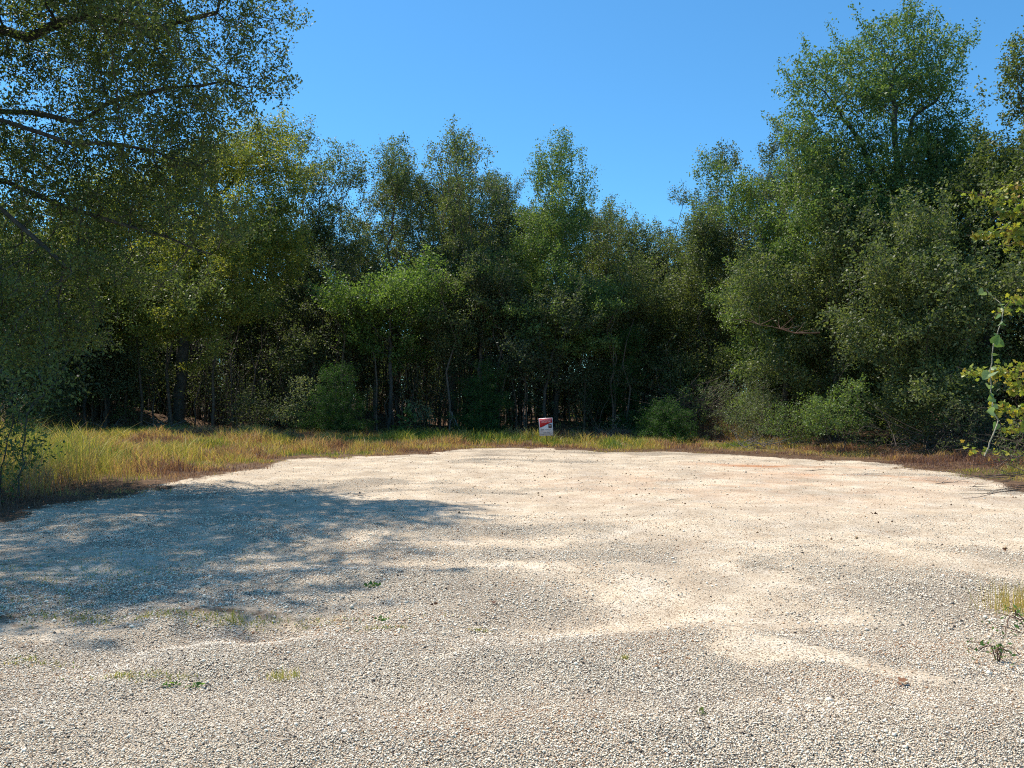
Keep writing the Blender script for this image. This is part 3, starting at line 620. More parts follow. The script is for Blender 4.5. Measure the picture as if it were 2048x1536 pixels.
# ------------------------------------------------------------------ the wood behind, one mass
def woodland():
    rng = np.random.default_rng(200)
    vars_ = []
    for s, (H, hb, R, prof) in enumerate(((10, 2.5, 2.6, 'round'), (9, .8, 2.6, 'column'), (11, 3, 2.9, 'spread'), (8.5, .6, 2.6, 'column'))):
        r2 = np.random.default_rng(300 + s); lob = profile_lobes(r2, H, hb, R, prof, 14)
        tr = densify([(0, 0, 0), (.1, .1, hb), (0, .1, hb + 1.5)], .5, .04, r2)
        vars_.append(tree_data(310 + s, lob, 900, tr, .15, .2, 12, .26, step=.32, kill=.4, minr=.008, dens=1.5, wid=.6))
    spots = []
    for i in range(15): spots.append((rng.uniform(-34, -11), rng.uniform(38, 50), .95))
    for i in range(26): spots.append((rng.uniform(-36, 22), rng.uniform(48, 60), .62))
    for i in range(48): spots.append((-46 + i * 2.2 + rng.uniform(-.6, .6), rng.uniform(58, 64), .68))
    for i in range(10): spots.append((rng.uniform(-24, -9), rng.uniform(37, 44), .7))
    for i in range(24): spots.append((rng.uniform(-14, 16), rng.uniform(41, 56), .80))
    for i in range(14): spots.append((rng.uniform(14, 30), rng.uniform(29, 44), 1.0))
    for i in range(8): spots.append((rng.uniform(15.5, 24), rng.uniform(21, 28), .85))
    for i in range(9): spots.append((rng.uniform(26, 44), rng.uniform(34, 50), .85))
    for i in range(7): spots.append((rng.uniform(-24, -16), rng.uniform(20, 34), .85))
    A, B, LA, LB, RR, oa, ol = [], [], [], [], [], 0, 0
    for i, (x, y, s) in enumerate(spots):
        V, q, LV, LF, rnd = vars_[i % 4]; a = rng.uniform(0, 6.28); s *= rng.uniform(.85, 1.12)
        c, sn = math.cos(a), math.sin(a); Rm = np.array([[c, -sn, 0], [sn, c, 0], [0, 0, 1]]).T
        off = np.array([x, y, float(height(x, y)) - .05])
        A.append(V @ Rm * s + off); B.append(q + oa); oa += len(V)
        LA.append(LV @ Rm * s + off); LB.append(LF + ol); ol += len(LV); RR.append(rnd)
    VV = np.concatenate(A + LA); nb = sum(len(b) for b in B); FF = np.concatenate([np.concatenate(B), np.concatenate(LB) + oa])
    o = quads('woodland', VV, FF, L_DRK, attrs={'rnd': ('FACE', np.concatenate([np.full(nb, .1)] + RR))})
    o.data.materials.append(B_DARK); mi = np.zeros(len(FF), np.int32); mi[:nb] = 1; o.data.polygons.foreach_set('material_index', mi)
    tag(o, 'deep shaded woodland behind the edge trees', 'woodland', kind='stuff')
woodland()

# ------------------------------------------------------------------ understorey
def shrub_arrays(seed, R, H, ns, leaf, per, natt=420, droop=0, up=.1, wid=.5, leafless=0., rmax=.03, sparse=1.0, spread=.06, step=.13, kill=.16):
    rng = np.random.default_rng(seed)
    lob = [(rng.uniform(-R * .6, R * .6), rng.uniform(-R * .5, R * .5), H * rng.uniform(.25, .85), R * rng.uniform(.3, .5), R * rng.uniform(.3, .5), H * rng.uniform(.15, .3)) for _ in range(9)]
    seeds = [np.zeros(3)]; par = [-1]
    for k in range(ns):
        a = rng.uniform(0, 6.28); seeds.append(np.array([math.cos(a) * R * .15, math.sin(a) * R * .15, .12])); par.append(0)
    att = lobes_points(rng, natt, lob, .5, R * .12)
    att = att[att[:, 2] > .05]
    pos, pr = grow(rng, np.array(seeds), par, att, step, kill, up=up)
    r = skeleton_radii(pos, pr, .0035, rmax=rmax); V, q = skel_mesh(pos, pr, r, thin=.02)
    base = pos[r < .009]
    if leafless: base = base[rng.random(len(base)) > leafless]
    LV, LF, rnd = leaves_at(rng, base, per, spread, leaf, wid, droop, .5)
    return V, q, LV, LF, rnd
def shrub(name, label, px, Y, R, H, mat, seed, cat='shrub', leaf=.06, per=7, ns=6, bark=B_BRN, group=None, x=None, **k):
    x = X(px, Y) if x is None else x; t = empty(name, (x, Y, float(height(x, Y)) - .03), label, cat, group)
    V, q, LV, LF, rnd = shrub_arrays(seed, R, H, ns, leaf, per, **k)
    quads('stem', V, q, bark, parent=t, smooth=True); quads('foliage', LV, LF, mat, parent=t, attrs={'rnd': ('FACE', rnd)})
    return t
def shrubs():
    G = 'shrubs at the foot of the wood'
    S = lambda lab, *a, **k: shrub('shrub', lab, *a, group=G, **k)
    S('pale green willowy shrub at the front of the right hand thicket', 1490, 26.2, 1.7, 2.9, L_PAL, 401, natt=1500, per=12, leaf=.055, wid=.3)
    S('bright green leafy shrub nearest the gravel under the tallest tree', 1675, 22.0, 1.25, 2.3, L_GRN, 402, natt=1200, per=11, leaf=.07)
    S('lower light green shrub between the willowy shrub and the bright leafy one', 1580, 23.6, 1.2, 1.6, L_GRN, 403, natt=1000, per=10)
    S('small bush of fresh green leaves beside the dry brush heap', 1385, 28.5, .8, 2.2, L_GRN, 404, natt=600, per=8)
    S('dark shrub in shade right of the bright leafy shrub', 1775, 21.8, 1.1, 1.6, L_MID, 405, natt=700)
    S('grey dark shrub under the tree cut off by the right edge', 1960, 20.3, 1.4, 1.5, L_DRK, 406, natt=800)
    S('light green bush at the right edge behind the vine', 2035, 16.5, 1.0, 1.1, L_MID, 407, natt=600, leaf=.05)
    S('grey leaved shrub below the slender open topped tree', 610, 30.5, 1.5, 2.3, L_PAL, 408, natt=900, leaf=.07)
    S('dark shrub before the shaded earth bank near the stout trunk', 500, 31, 1.6, 2.2, L_DRK, 409, natt=800)
    S('bush with big pale heart shaped leaves in front of the dark bank', 805, 29.5, .45, 1.3, L_GRN, 410, natt=120, leaf=.14, per=3, wid=.8)
    S('low shrub of whitish leaves beside the big leaved bush', 840, 30.2, .7, 1.6, L_PAL, 411, natt=350, leaf=.08)
    S('thin leaved brush just right of the for sale sign', 1215, 28.5, .9, 1.0, L_PAL, 412, natt=260, per=3, bark=B_GRY, leafless=.5)
    S('dark viny bush closing the shade right of the for sale sign', 1200, 31, 1.6, 2.8, L_DRK, 413, natt=800)
    S('green tinged shrub in the grass at the left back corner', 260, 31.5, .9, 1.3, L_OAK, 414, natt=450)
    S('grey shrub climbing up the earth bank on the left', 30, 30, 1.6, 2.6, L_DRK, 415, natt=800)
    # cedars
    def cedar(label, px, Y, H, R, seed):
        rng = np.random.default_rng(seed); x = X(px, Y)
        lob = []
        for i in range(26):
            t_ = i / 25; q = R * (1 - t_) ** .9; a = rng.uniform(0, 6.28); o = q * rng.uniform(.2, .95)
            lob.append((o * math.cos(a), o * math.sin(a), H * (.06 + .9 * t_), max(.07, q * .32), max(.07, q * .32), H * .05))
        make_tree('cedar_tree', label, 'tree', x, Y, lob, 900, densify([(0, 0, 0), (0, 0, H * .9)], .2, .01, rng), .05, L_CED, B_BRN, .055, 16, .05, seed, group='young cedars before the wood', shoots=60, shoot_len=.45 * R, step=.13, kill=.16, up=.12, wid=.28, clump=.75, tip=.004)
    cedar('young feathery cedar on the left of the shaded bank', 672, 29.5, 2.3, .95, 501)
    cedar('taller feathery cedar right of the propped dead sticks', 962, 30.5, 3.1, 1.15, 502)
    cedar('dark feathery cedar hanging low right of the for sale sign', 1250, 31.5, 4.3, 1.35, 503)
    cedar('short dense cedar at the edge of the rusty grass, left of the dry brush', 1328, 27.5, 1.15, .62, 504)
    # left foreground bush that leans in
    shrub('shrub', 'dark leaning shrub with bare lower stems at the left edge over the tall grass', 5, 11.5, 1.2, 2.3, L_OAK, 420, leaf=.06, per=9, natt=800, bark=B_DARK, x=-7.55)
    shrub('shrub', 'small leafy weed bush on the gravel at the right edge', 2010, 4.95, .36, .34, L_WEED, 421, leaf=.028, per=3, natt=150, bark=B_RED, step=.05, kill=.06, spread=.02, rmax=.008, x=3.42, leafless=.3)
    shrub('shrub', 'sprawling small weed with pale green leaves lying on the gravel', 1980, 4.75, .22, .14, L_WEED, 422, leaf=.028, per=3, natt=70, bark=B_RED, step=.04, kill=.05, spread=.02, rmax=.006, x=2.98, leafless=.3)
    # uncountable low growth in the shade
    rng = np.random.default_rng(600); vs = [shrub_arrays(610 + i, 1.3, 2.2 + i * .5, 5, .075, 5, natt=300, step=.2, kill=.24, spread=.12, leafless=.3) for i in range(4)]
    A, B, LA, LB, RR, oa, ol = [], [], [], [], [], 0, 0
    sp = [(rng.uniform(-24, 12), rng.uniform(32, 39), rng.uniform(.6, 1.3)) for _ in range(60)]
    sp += [(rng.uniform(-15, 9), rng.uniform(32, 37), rng.uniform(.8, 1.7)) for _ in range(95)]
    sp += [(rng.uniform(-24, -11), rng.uniform(39, 56), rng.uniform(1.4, 2.2)) for _ in range(50)]
    sp += [(rng.uniform(-38, 36), rng.uniform(39, 58), rng.uniform(1.1, 1.9)) for _ in range(170)]
    sp += [(rng.uniform(13, 24), rng.uniform(24, 36), rng.uniform(.9, 1.5)) for _ in range(30)]
    sp += [(X(px, Y) + rng.uniform(-.5, 1), Y + rng.uniform(-.3, 1.2), rng.uniform(.45, .95)) for px, Y in [(1420, 30), (1450, 29), (1500, 28), (1540, 27.5), (1600, 26), (1640, 25), (1700, 24), (1740, 23.4), (1800, 23), (1850, 22.5), (1900, 22.3), (1950, 22), (2000, 21.5), (2050, 20), (1620, 28), (1700, 26), (1780, 25), (1860, 24.5), (1940, 24), (2020, 23.5), (2100, 22)]]
    for i, (x, y, s) in enumerate(sp):
        V, q, LV, LF, rnd = vs[i % 4]; a = rng.uniform(0, 6.28); c, sn = math.cos(a), math.sin(a); Rm = np.array([[c, -sn, 0], [sn, c, 0], [0, 0, 1]]).T
        off = np.array([x, y, float(height(x, y)) - .05])
        A.append(V @ Rm * s + off); B.append(q + oa); oa += len(V); LA.append(LV @ Rm * s + off); LB.append(LF + ol); ol += len(LV); RR.append(rnd)
    # thin straggling stems
    for i in range(260):
        x = rng.uniform(-18, 10); y = rng.uniform(31, 42); h = rng.uniform(1.5, 7.5); b = np.array([x, y, float(height(x, y)) - .05])
        pth = [b + np.array([rng.normal(0, .12) * t * h * .5, rng.normal(0, .1) * t * h * .5, h * t]) for t in np.linspace(0, 1, 6)]
        V, q = polytube(pth, rng.uniform(.012, .03) + .008 * h, .008, 4); A.append(V); B.append(q + oa); oa += len(V)
    VV = np.concatenate(A + LA); nb = sum(len(b) for b in B); FF = np.concatenate([np.concatenate(B), np.concatenate(LB) + oa])
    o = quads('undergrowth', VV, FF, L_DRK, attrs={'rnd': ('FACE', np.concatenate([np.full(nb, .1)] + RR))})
    o.data.materials.append(B_BRN); mi = np.zeros(len(FF), np.int32); mi[:nb] = 1; o.data.polygons.foreach_set('material_index', mi)
    tag(o, 'tangled shaded undergrowth at the foot of the wood', 'undergrowth', kind='stuff')
shrubs()

# ------------------------------------------------------------------ dead wood
def sticks(name, label, cat, loc, paths, mat=B_GRY, sides=5, group=None):
    A, B, o = [], [], 0
    for pth, r0, r1 in paths:
        V, q = polytube(pth, r0, r1, sides); A.append(V); B.append(q + o); o += len(V)
    ob = quads(name, np.concatenate(A), np.concatenate(B), mat, smooth=True); ob.location = loc
    return tag(ob, label, cat, group)
def deadwood():
    rng = np.random.default_rng(700)
    x, y = X(905, 30), 30.0; z = float(height(x, y)); t = empty('stick_prop', (x, y, z), 'grey dead poles leaning together like a tripod behind the grass', 'dead wood')
    for a, b, r in (((-.20, 0, -.05), (0, .05, .98), .028), ((.50, -.1, -.05), (-.03, .02, 1.0), .032), ((.42, .15, .0), (.02, .1, .93), .018), ((.1, .5, 0), (-.02, -.05, 1.02), .022)):
        p = [np.array(a) + (np.array(b) - np.array(a)) * s + rng.normal(0, .02, 3) for s in np.linspace(0, 1.08, 7)]
        V, q = polytube(p, r, r * .6, 6); quads('pole', V, q, B_GRY, parent=t, smooth=True)
    # dry brush heap
    def heap(px, Y, n, R, H, name, label, mat):
        x = X(px, Y); z = float(height(x, Y)); ps = []
        for i in range(n):
            a = rng.uniform(0, 6.28); b = np.array([rng.normal(0, R * .45), rng.normal(0, R * .35), abs(rng.normal(0, H * .35))]); l = rng.uniform(.3, 1.3) * R
            d = np.array([math.cos(a), math.sin(a) * .7, rng.uniform(-.25, .75)]); d /= np.linalg.norm(d)
            bend = rng.normal(0, .18, 3) * l
            p = [b + d * l * s + bend * s * s for s in np.linspace(0, 1, 5)]; 
            for v in p: v[2] = max(v[2], .01)
            ps.append((p, rng.uniform(.004, .016), .002))
        sticks(name, label, 'brushwood', (x, Y, z), ps, mat, 3)
    heap(1395, 29.2, 300, 1.3, 1.5, 'brush_heap', 'heap of dry brown brush beside the willowy shrub', B_BRN)
    heap(1225, 28.4, 60, .8, .4, 'brush_heap', 'tangle of pale dead twigs just right of the for sale sign', B_GRY)
    heap(1530, 23.6, 60, .9, .3, 'brush_heap', 'grey dead twigs lying against the right hand thicket', B_GRY)
    heap(330, 28.5, 110, .7, .35, 'brush_heap', 'small tangle of dead twigs in the left meadow', B_GRY)
    heap(1860, 21, 120, 1.6, .9, 'brush_heap', 'fallen brown branches in the shade at the right', B_BRN)
    heap(215, 29.5, 90, .6, .4, 'brush_heap', 'whitish twig tangle below the earth bank', B_GRY)
    # bare saplings and limbs
    def bare(label, pts, r0, mat, tw=10, L=.5):
        b = pts[0].copy(); b[2] = float(height(b[0], b[1])) - .03 if pts[0][2] < .6 else b[2]
        path = densify(pts, .25, .02, rng); ps = [([p - b for p in path], r0, r0 * .3)]
        for i in range(tw):
            k = rng.integers(len(path) // 3, len(path)); s = path[k] - b; d = rng.normal(0, 1, 3); d[2] = abs(d[2]) * .6; d /= np.linalg.norm(d)
            ps.append(([s, s + d * L * .5, s + d * L + rng.normal(0, .05, 3)], r0 * .3, r0 * .1))
        sticks('bare_branch', label, 'branch', tuple(b), ps, mat, 4)
    bare('dark bent sapling stem standing before the earth bank', [P(62, 815, 27), P(45, 770, 27), P(36, 730, 27.1), P(28, 690, 27.2)], .035, B_DARK)
    bare('pale dangling dead vine in the shade right of the conical tree', [P(1228, 760, 31), P(1226, 700, 31), P(1222, 660, 31), P(1238, 610, 31.2), P(1215, 560, 31.4)], .022, B_GRY, 6)
    bare('long reddish dead limb jutting from the bushy tree', [P(1640, 665, 23), P(1590, 665, 22.8), P(1545, 655, 22.6), P(1500, 640, 22.6)], .03, B_RED, 14)
    bare('straight grey limb slanting across the foliage below the tallest tree', [P(1700, 590, 24), P(1735, 572, 23.6), P(1765, 560, 23.4)], .035, B_GRY, 4)
    bare('thin crooked limb reaching left from the tall tree trunk', [P(1785, 510, 24.8), P(1745, 512, 24.3), P(1715, 500, 24), P(1690, 492, 23.8)], .035, B_DARK, 8)
    # sticks on the gravel at the right
    GR = 'sticks lying on the gravel'
    for px, py, l, a, lab in ((1890, 965, .9, .1, 'dark stick at the grass edge on the right of the gravel'), (1950, 972, .55, -.3, 'short dark stick next to the one at the grass edge'), (1955, 1292, .22, .15, 'thin straight twig lying alone on the pale gravel at lower right'),
                              (1630, 942, .5, .05, 'brown stick on the gravel below the bright green shrub'), (2010, 985, 1.3, .3, 'long forked stick at the right edge of the gravel'), (1340, 1000, .25, 0, 'tiny twig on the sand in front of the sign')):
        Y = 1.6 * F / (py - HZ); x = X(px, Y); z = float(height(x, Y))
        p = [np.array([math.cos(a) * s * l, math.sin(a) * s * l, .012 + .02 * math.sin(s * 3) + rng.normal(0, .004)]) for s in np.linspace(-.5, .5, 6)]
        ps = [(p, .009 if l > .3 else .004, .003)]
        if l > .5: ps.append(([p[2], p[2] + np.array([.12, .1, .03]), p[2] + np.array([.3, .16, .02])], .005, .002))
        sticks('stick', lab, 'stick', (x, Y, z), ps, B_DARK, 5, GR)
deadwood()

# ------------------------------------------------------------------ lobed leaves for the near right hand growth
def big_leaves(rng, base, L, kind='lobed', vert=.5):
    if kind == 'lobed': out = np.array([(0, 0), (.18, .22), (.42, .12), (.5, .42), (.25, .5), (.3, .78), (0, 1), (-.3, .78), (-.25, .5), (-.5, .42), (-.42, .12), (-.18, .22)])
    else: out = np.array([(0, .05), (.3, -.05), (.5, .2), (.42, .55), (.2, .82), (0, 1), (-.2, .82), (-.42, .55), (-.5, .2), (-.3, -.05)])
    n = len(base); a = rng.normal(0, 1, (n, 3)); a[:, 2] -= .6; a /= np.linalg.norm(a, axis=1)[:, None]
    nn = rng.normal(0, 1, (n, 3)) * 1.0; nn[:, 2] += .5; nn[:, 1] -= vert * .6
    s = np.cross(nn, a); s /= np.linalg.norm(s, axis=1)[:, None]; nrm = np.cross(a, s)
    l = L * rng.uniform(.6, 1.25, n)
    c = base + a * (l * .45)[:, None]
    pts = base[:, None] + a[:, None] * (out[None, :, 1:2] * l[:, None, None]) + s[:, None] * (out[None, :, 0:1] * l[:, None, None]) + nrm[:, None] * (np.abs(out[None, :, 0:1]) * .35 * l[:, None, None])
    m = len(out); V = np.concatenate([c[:, None], pts], 1).reshape(-1, 3)
    i = np.arange(m); t = np.stack([np.zeros(m, int), 1 + i, 1 + (i + 1) % m], 1)[None] + (np.arange(n) * (m + 1))[:, None, None]
    return V, t.reshape(-1, 3), np.repeat(rng.random(n), m)
def right_growth():
    rng = np.random.default_rng(800)
    # young tree whose trunk stands just outside the frame
    x0, y0 = 5.9, 7.2; z0 = float(height(x0, y0)) - .03
    t = empty('young_tree', (x0, y0, z0), 'young tree with yellowing lobed leaves reaching in from the right edge', 'tree')
    rel = lambda px, py, Y: P(px, py, Y) - np.array([x0, y0, z0])
    trunk = densify([(0, 0, 0), (.05, 0, 1.2), (-.05, .05, 2.4), (.1, 0, 3.6), (.1, 0, 4.8)], .15, .012, rng)
    tz = np.array([p[2] for p in trunk]); A, B, o = [], [], 0
    V, q = polytube(trunk, .05, .012, 8); A.append(V); B.append(q); o = len(V)
    bases = []
    BR = [(3.9, [(2110, 420, 7.2), (2010, 395, 7.1), (1950, 385, 7.1), (1918, 378, 7.1)], 60), (3.8, [(2120, 470, 7), (2030, 455, 6.9), (1975, 468, 6.9), (1935, 470, 6.9)], 90),
          (4.2, [(2120, 380, 7.2), (2060, 370, 7.2), (2000, 368, 7.3)], 60), (4.0, [(2130, 430, 7), (2070, 430, 7), (2010, 425, 7), (1985, 440, 7)], 90), (3.4, [(2100, 500, 7), (2040, 480, 7), (2005, 490, 7)], 50),
          (2.8, [(2110, 620, 7), (2050, 595, 6.9), (2020, 600, 6.8), (1985, 635, 6.8)], 55), (1.9, [(2100, 760, 7), (2040, 745, 6.9), (1985, 742, 6.8), (1940, 740, 6.8), (1915, 733, 6.8)], 70),
          (1.6, [(2100, 830, 7), (2040, 820, 6.9), (1990, 815, 6.8), (1955, 812, 6.8)], 80), (2.0, [(2100, 790, 7), (2060, 770, 7), (2010, 780, 6.9)], 80), (1.3, [(2110, 860, 7), (2060, 850, 6.9), (2000, 862, 6.8)], 55),
          (.9, [(2110, 915, 6.8), (2030, 915, 6.6), (1970, 903, 6.6), (1908, 898, 6.6)], 22), (1.8, [(2120, 740, 7), (2080, 730, 7), (2030, 735, 7)], 60)]
    for z, pts, nl in BR:
        k = int(np.abs(tz - z).argmin()); path = densify([trunk[k]] + [rel(*p) for p in pts], .08, .008, rng)
        V, q = polytube(path, .012, .003, 4); A.append(V); B.append(q + o); o += len(V)
        n0 = len(path) // 3
        for i in range(int(nl * 3.6)):
            u = rng.uniform(0, 1) ** .8; j = n0 + int(u * (len(path) - n0 - 1)); s = path[j]; d = rng.normal(0, 1, 3); d /= np.linalg.norm(d)
            tw = s + d * rng.uniform(.02, .16) * (1.35 - u)
            if rng.random() < .4: V, q = polytube([s, (s + tw) / 2 + rng.normal(0, .006, 3), tw], .003, .0015, 3); A.append(V); B.append(q + o); o += len(V)
            bases.append(tw)
    # twigs low down without leaves
    for i in range(26):
        s = rel(rng.uniform(1990, 2110), rng.uniform(900, 985), 7); e = s + np.array([-rng.uniform(.15, .6), rng.uniform(-.2, .2), rng.uniform(-.12, .2)])
        V, q = polytube([s, (s + e) / 2 + rng.normal(0, .02, 3), e], .005, .0015, 3); A.append(V); B.append(q + o); o += len(V)
    bases = np.array(bases)
    up = np.stack([rng.normal(.1, .5, 500), rng.normal(0, .5, 500), rng.uniform(2.2, 5.2, 500)], 1); bases = np.concatenate([bases, up[(up[:, 0] > -.15)]])
    quads('trunk', np.concatenate(A), np.concatenate(B), B_BRN, parent=t, smooth=True)
    V, f, r = big_leaves(rng, bases, .046, 'lobed'); quads('crown', V, f, L_GUM, parent=t, attrs={'rnd': ('FACE', r)})
    # climbing vine
    px = [(1988, 612, 6.6), (2000, 648, 6.55), (1992, 690, 6.5), (1985, 720, 6.5), (1980, 760, 6.5), (1982, 800, 6.5), (1978, 840, 6.5), (1990, 870, 6.5)]
    pts = [(1975, 580, 6.7), (1990, 592, 6.65), (2010, 620, 6.6), (2003, 650, 6.55), (1990, 690, 6.5), (1984, 725, 6.5), (1981, 770, 6.5), (1990, 820, 6.45), (1998, 838, 6.45), (1985, 872, 6.4), (1970, 905, 6.4)]
    b = P(*pts[-1]); z = float(height(b[0], b[1])); root = np.array([b[0] - .01, b[1], b[2] - .03]); v = empty('climbing_vine', tuple(root), 'climbing vine with round pale green leaves strung on a thin stem before the dark shade', 'vine')
    path = densify([root] + [P(*p) for p in reversed(pts)], .05, .006, rng); path = [p - root for p in path]
    V, q = polytube(path, .006, .003, 5); quads('stem', V, q, B_VINE, parent=v, smooth=True)
    k = np.arange(len(path) // 4, len(path)); bs = np.array([path[i] + rng.normal(0, .014, 3) for i in k for _ in range(1) if rng.random() < .95])
    V, f, r = big_leaves(rng, bs, .075, 'heart', 1.1); quads('foliage', V, f, L_VINE, parent=v, attrs={'rnd': ('FACE', r)})
right_growth()

# ------------------------------------------------------------------ big leaved and tall weeds
def weeds():
    rng = np.random.default_rng(900)
    def rosette(lab, px, py, R, n, L, mat, g='green weeds on the gravel', h=.02):
        Y = 1.6 * F / (py - HZ); x = X(px, Y); z = float(height(x, Y))
        t = None; a = rng.uniform(0, 6.28, n); rr = R * np.sqrt(rng.random(n)); bs = np.stack([rr * np.cos(a), rr * np.sin(a), rng.uniform(.004, h, n)], 1)
        V, f, r = big_leaves(rng, bs, L, 'heart', -.2); V[:, 2] = np.maximum(V[:, 2], .006)
        ob = quads('weed', V, f, mat, attrs={'rnd': ('FACE', r)}); ob.location = (x, Y, z); tag(ob, lab, 'weed', g)
    rosette('flat clover green weed at the near rim of the oak shade', 747, 1173, .075, 26, .028, L_WEED)
    rosette('small bright green weed on sunlit gravel in front of the oak shade', 766, 1241, .05, 18, .022, L_WEED)
    rosette('pair of dark green leaf patches on the near left gravel', 345, 1374, .045, 16, .02, L_WEED)
    rosette('dark green leaf patch beside the leaf pair on the near left gravel', 392, 1375, .045, 14, .02, L_WEED)
    rosette('tiny olive weed on the gravel at lower right', 1400, 1436, .03, 8, .02, L_MID)
    def tuft(lab, px, py, R, n, h, hue):
        Y = 1.6 * F / (py - HZ); x = X(px, Y); xx = rng.normal(x, R, n); yy = rng.normal(Y, R * .7, n)
        V, q, tt, hh = blades(rng, xx, yy, rng.uniform(.4, 1, n) * h, np.full(n, .004), np.clip(rng.normal(hue, .1, n), 0, 1), lean=.5)
        o0 = np.array([x, Y, float(height(x, Y))]); V = V - o0
        fl = np.concatenate([q, tt], 1).ravel(); ob = new_mesh_obj('grass_tuft', V, fl, np.tile([4, 3], n), G_MAT, attrs={'rnd': ('FACE', np.repeat(hh, 2))}); ob.location = tuple(o0)
        tag(ob, lab, 'grass tuft', 'grass tufts on the gravel')
    tuft('upright pale green grass tuft standing alone on the near gravel', 572, 1352, .055, 90, .075, .33)
    tuft('yellow green tuft on the gravel near the centre foreground', 1250, 1322, .018, 45, .05, .3)
    tuft('thin tall seedling tuft beside the dirt strip in the foreground', 470, 1235, .03, 40, .12, .25)
    tuft('dry tan grass tuft at the right edge of the gravel beside the leafy weed bush', 2040, 1215, .13, 260, .30, .55)
    # dead leaves
    for px, py, L, lab in ((1792, 1363, .07, 'curled brown dead leaf on the pale gravel at lower right'), (1423, 1247, .05, 'orange brown leaf on gravel above the cream sand patch'), (985, 1208, .06, 'dark crumpled leaf in the middle of the gravel'),
                           (1745, 1032, .08, 'reddish leaf on the sandy ground at the right'), (2010, 1102, .06, 'rust red leaf on sand near the right edge'), (868, 1213, .04, 'small brown leaf left of the crumpled dark leaf')):
        Y = 1.6 * F / (py - HZ); x = X(px, Y); V, f, r = big_leaves(rng, np.zeros((2, 3)) + np.array([0, 0, .015]), L * .7, 'lobed', -.3); V[:, 2] = np.clip(V[:, 2], .008, .05)
        ob = quads('dead_leaf', V, f, L_DEAD, attrs={'rnd': ('FACE', r)}); ob.location = (x, Y, float(height(x, Y)) + .006); tag(ob, lab, 'leaf', 'fallen leaves on the gravel')
    # brown clods and bigger stones beyond counting
    m = M('clod'); m.link(m.ramp(m.attr('rnd'), [(0, (.10, .055, .03)), (.5, (.25, .15, .08)), (1, (.42, .30, .16))]), m.b.inputs['Base Color']); m.b.inputs['Roughness'].default_value = .9
    n = 1100; y = 8 + 15 * rng.random(n) ** .8; x = rng.normal(1.8, 3.4, n); k = (soil_mask(x, y) < .2); x, y = x[k], y[k]; n = len(x)
    octv = np.array([(1, 0, 0), (0, 1, 0), (-1, 0, 0), (0, -1, 0), (0, 0, 1), (0, 0, -1.)]); octf = np.array([(0, 1, 4), (1, 2, 4), (2, 3, 4), (3, 0, 4), (1, 0, 5), (2, 1, 5), (3, 2, 5), (0, 3, 5)])
    s = np.clip(.008 * np.exp(rng.normal(0, .5, n)), 0, .02); v = octv[None] * s[:, None, None] * rng.uniform(.6, 1.3, (n, 6, 3)); v += np.stack([x, y, height(x, y) + s * .4], 1)[:, None]
    ob = quads('clods', v.reshape(-1, 3), (octf[None] + (np.arange(n) * 6)[:, None, None]).reshape(-1, 3), m.m, attrs={'rnd': ('FACE', np.repeat(rng.random(n), 8))}, smooth=True)
    tag(ob, 'small brown clods scattered over the sandy gravel', 'clods', kind='stuff')
weeds()

# ------------------------------------------------------------------ yard sign
def flat(name, m, rgb, rough=.5):
    mm = M(name); mm.b.inputs['Roughness'].default_value = rough
    c = mm.mix(1.0, rgb, mm.ramp(mm.noise(9, 3, mm.obco()), [(.3, (.93, .93, .93)), (.7, (1, 1, 1))]), 'MULTIPLY'); mm.link(c, mm.b.inputs['Base Color']); return mm.m
def box(name, x0, x1, y0, y1, z0, z1, mat, parent):
    V = [(x, y, z) for x in (x0, x1) for y in (y0, y1) for z in (z0, z1)]
    return quads(name, V, [(0, 1, 3, 2), (4, 6, 7, 5), (0, 4, 5, 1), (2, 3, 7, 6), (0, 2, 6, 4), (1, 5, 7, 3)], mat, parent=parent)
def prism(name, pts, y0, y1, mat, parent):
    n = len(pts); V = [(x, y0, z) for x, z in pts] + [(x, y1, z) for x, z in pts]
    fl = list(range(n)) + list(range(2 * n - 1, n - 1, -1)); sz = [n, n]
    for i in range(n): j = (i + 1) % n; fl += [i, i + n, j + n, j]; sz.append(4)
    return new_mesh_obj(name, V, fl, sz, mat, parent=parent)
def text(name, body, x, z, size, mat, parent, y=-.009, width=None):
    c = bpy.data.curves.new(name, 'FONT'); c.body = body; c.size = size; c.extrude = .0006; c.offset = size * .012; c.align_x = 'CENTER'
    o = bpy.data.objects.new(name, c); SC.collection.objects.link(o); o.parent = parent; o.location = (x, y, z); o.rotation_euler = (math.pi / 2, 0, 0); c.materials.append(mat)
    if width:
        bpy.context.view_layer.update(); w = o.dimensions.x
        if w > 0: o.scale.x = width / w
    bpy.context.view_layer.update()
    me = bpy.data.meshes.new_from_object(o.evaluated_get(bpy.context.evaluated_depsgraph_get())); me.materials.clear(); me.materials.append(mat)
    n = bpy.data.objects.new(name, me); SC.collection.objects.link(n); n.parent = parent; n.location = o.location; n.rotation_euler = o.rotation_euler; n.scale = o.scale
    bpy.data.objects.remove(o); n.name = name
    return n
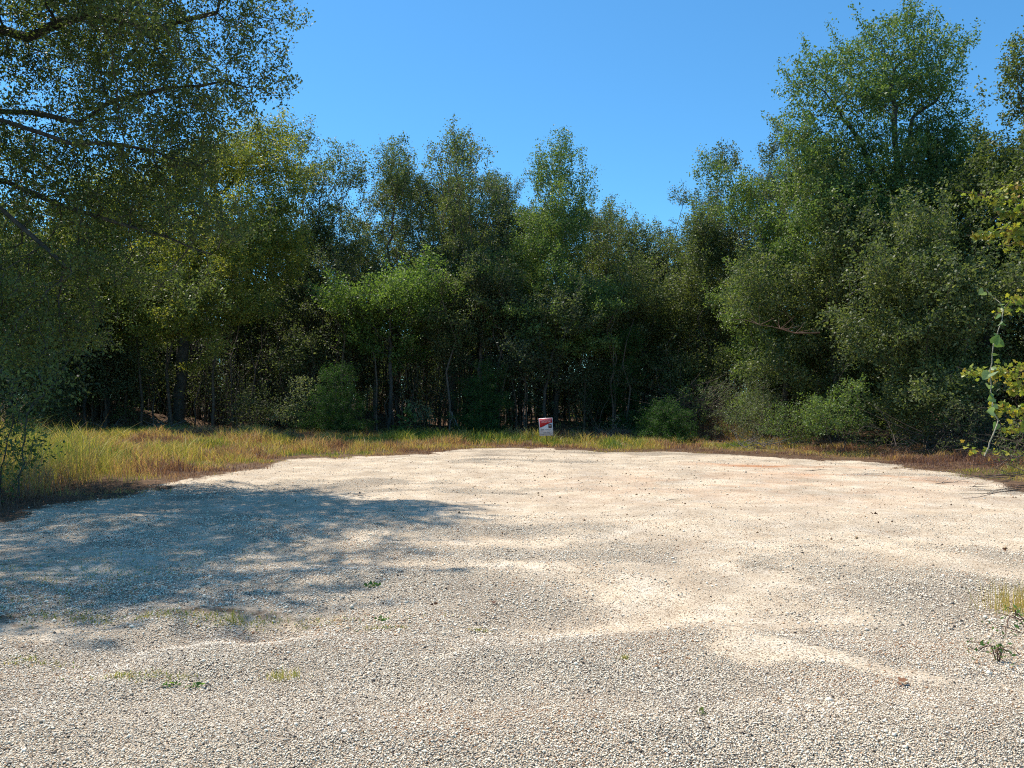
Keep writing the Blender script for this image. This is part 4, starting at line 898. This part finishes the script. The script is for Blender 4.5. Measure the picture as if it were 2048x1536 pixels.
def sign():
    Y = 25.0; x = X(1094, Y); z = float(height(x, Y))
    t = empty('yard_sign', (x, Y, z), 'red and white for sale sign on a thin metal stake at the grass edge', 'sign'); t.rotation_euler = (math.radians(-3), math.radians(-3.0), math.radians(-4))
    wht = flat('sign_white', 0, (.70, .70, .72)); red = flat('sign_red', 0, (.50, .018, .035)); dk = flat('sign_dark', 0, (.05, .02, .02)); pink = flat('sign_pink', 0, (.85, .55, .55)); skin = flat('sign_skin', 0, (.50, .36, .28)); blk = flat('sign_black', 0, (.06, .06, .07))
    st = M('rusty_metal'); st.link(st.ramp(st.noise(30, 3, st.obco()), [(.4, (.06, .04, .03)), (.6, (.16, .09, .06))]), st.b.inputs['Base Color']); st.b.inputs['Metallic'].default_value = .5; st.b.inputs['Roughness'].default_value = .6; st = st.m
    b = .36 - z; W_, H_ = .445, .575
    box('stake', -.010, .010, .008, .016, -.15, b + H_ + .03, st, t)
    box('cross_bar', -.06, .06, .017, .023, .03, .042, st, t)
    p = box('panel', -W_ / 2, W_ / 2, -.002, .004, b, b + H_, wht, t)
    h = W_ / 2 - .012; T = b + H_ - .016; pts = [(-h, T), (-h, b + .285)]
    for s in np.linspace(0, 1, 14): pts.append((-h + 2 * h * s, b + .285 + (.02 * s + .12 * (s * s * (3 - 2 * s)))))
    pts.append((h, T)); prism('red_banner', pts, -.0045, -.0021, red, p)
    pts2 = [(x_, z_ - .012) for x_, z_ in pts[1:-1]] + [(x_, z_ - .001) for x_, z_ in reversed(pts[1:-1])]
    prism('dark_swoosh', pts2, -.0040, -.0022, dk, p)
    text('name_lettering', 'REBECCA SPRINGER', 0, b + H_ - .085, .045, pink, p, -.0055, .37)
    text('phone_lettering', '979 255-1495', .01, b + H_ - .145, .05, pink, p, -.0055, .30)
    ph = box('portrait_photo', .08, .185, -.006, -.0047, b + .245, b + .375, dk, p)
    a = np.linspace(0, 2 * math.pi, 17)[:-1]; prism('face', [(.132 + .022 * math.cos(v), b + .33 + .03 * math.sin(v)) for v in a], -.0075, -.0061, skin, ph)
    prism('shirt_front', [(.12, b + .31), (.144, b + .31), (.134, b + .255), (.130, b + .255)], -.0071, -.0062, skin, ph)
    text('logo_lettering', 'kw', -.115, b + .175, .085, dk, p, -.0035); text('company_lettering', 'KELLERWILLIAMS', .075, b + .195, .03, blk, p, -.0035, .19)
    text('small_lettering', 'BRAZOS VALLEY', -.04, b + .15, .02, red, p, -.0035, .28)
    text('sale_lettering', 'FOR SALE', .02, b + .075, .055, blk, p, -.0035, .22)
    box('footer_line', -.19, .19, -.0033, -.0021, b + .045, b + .053, blk, p)
sign()
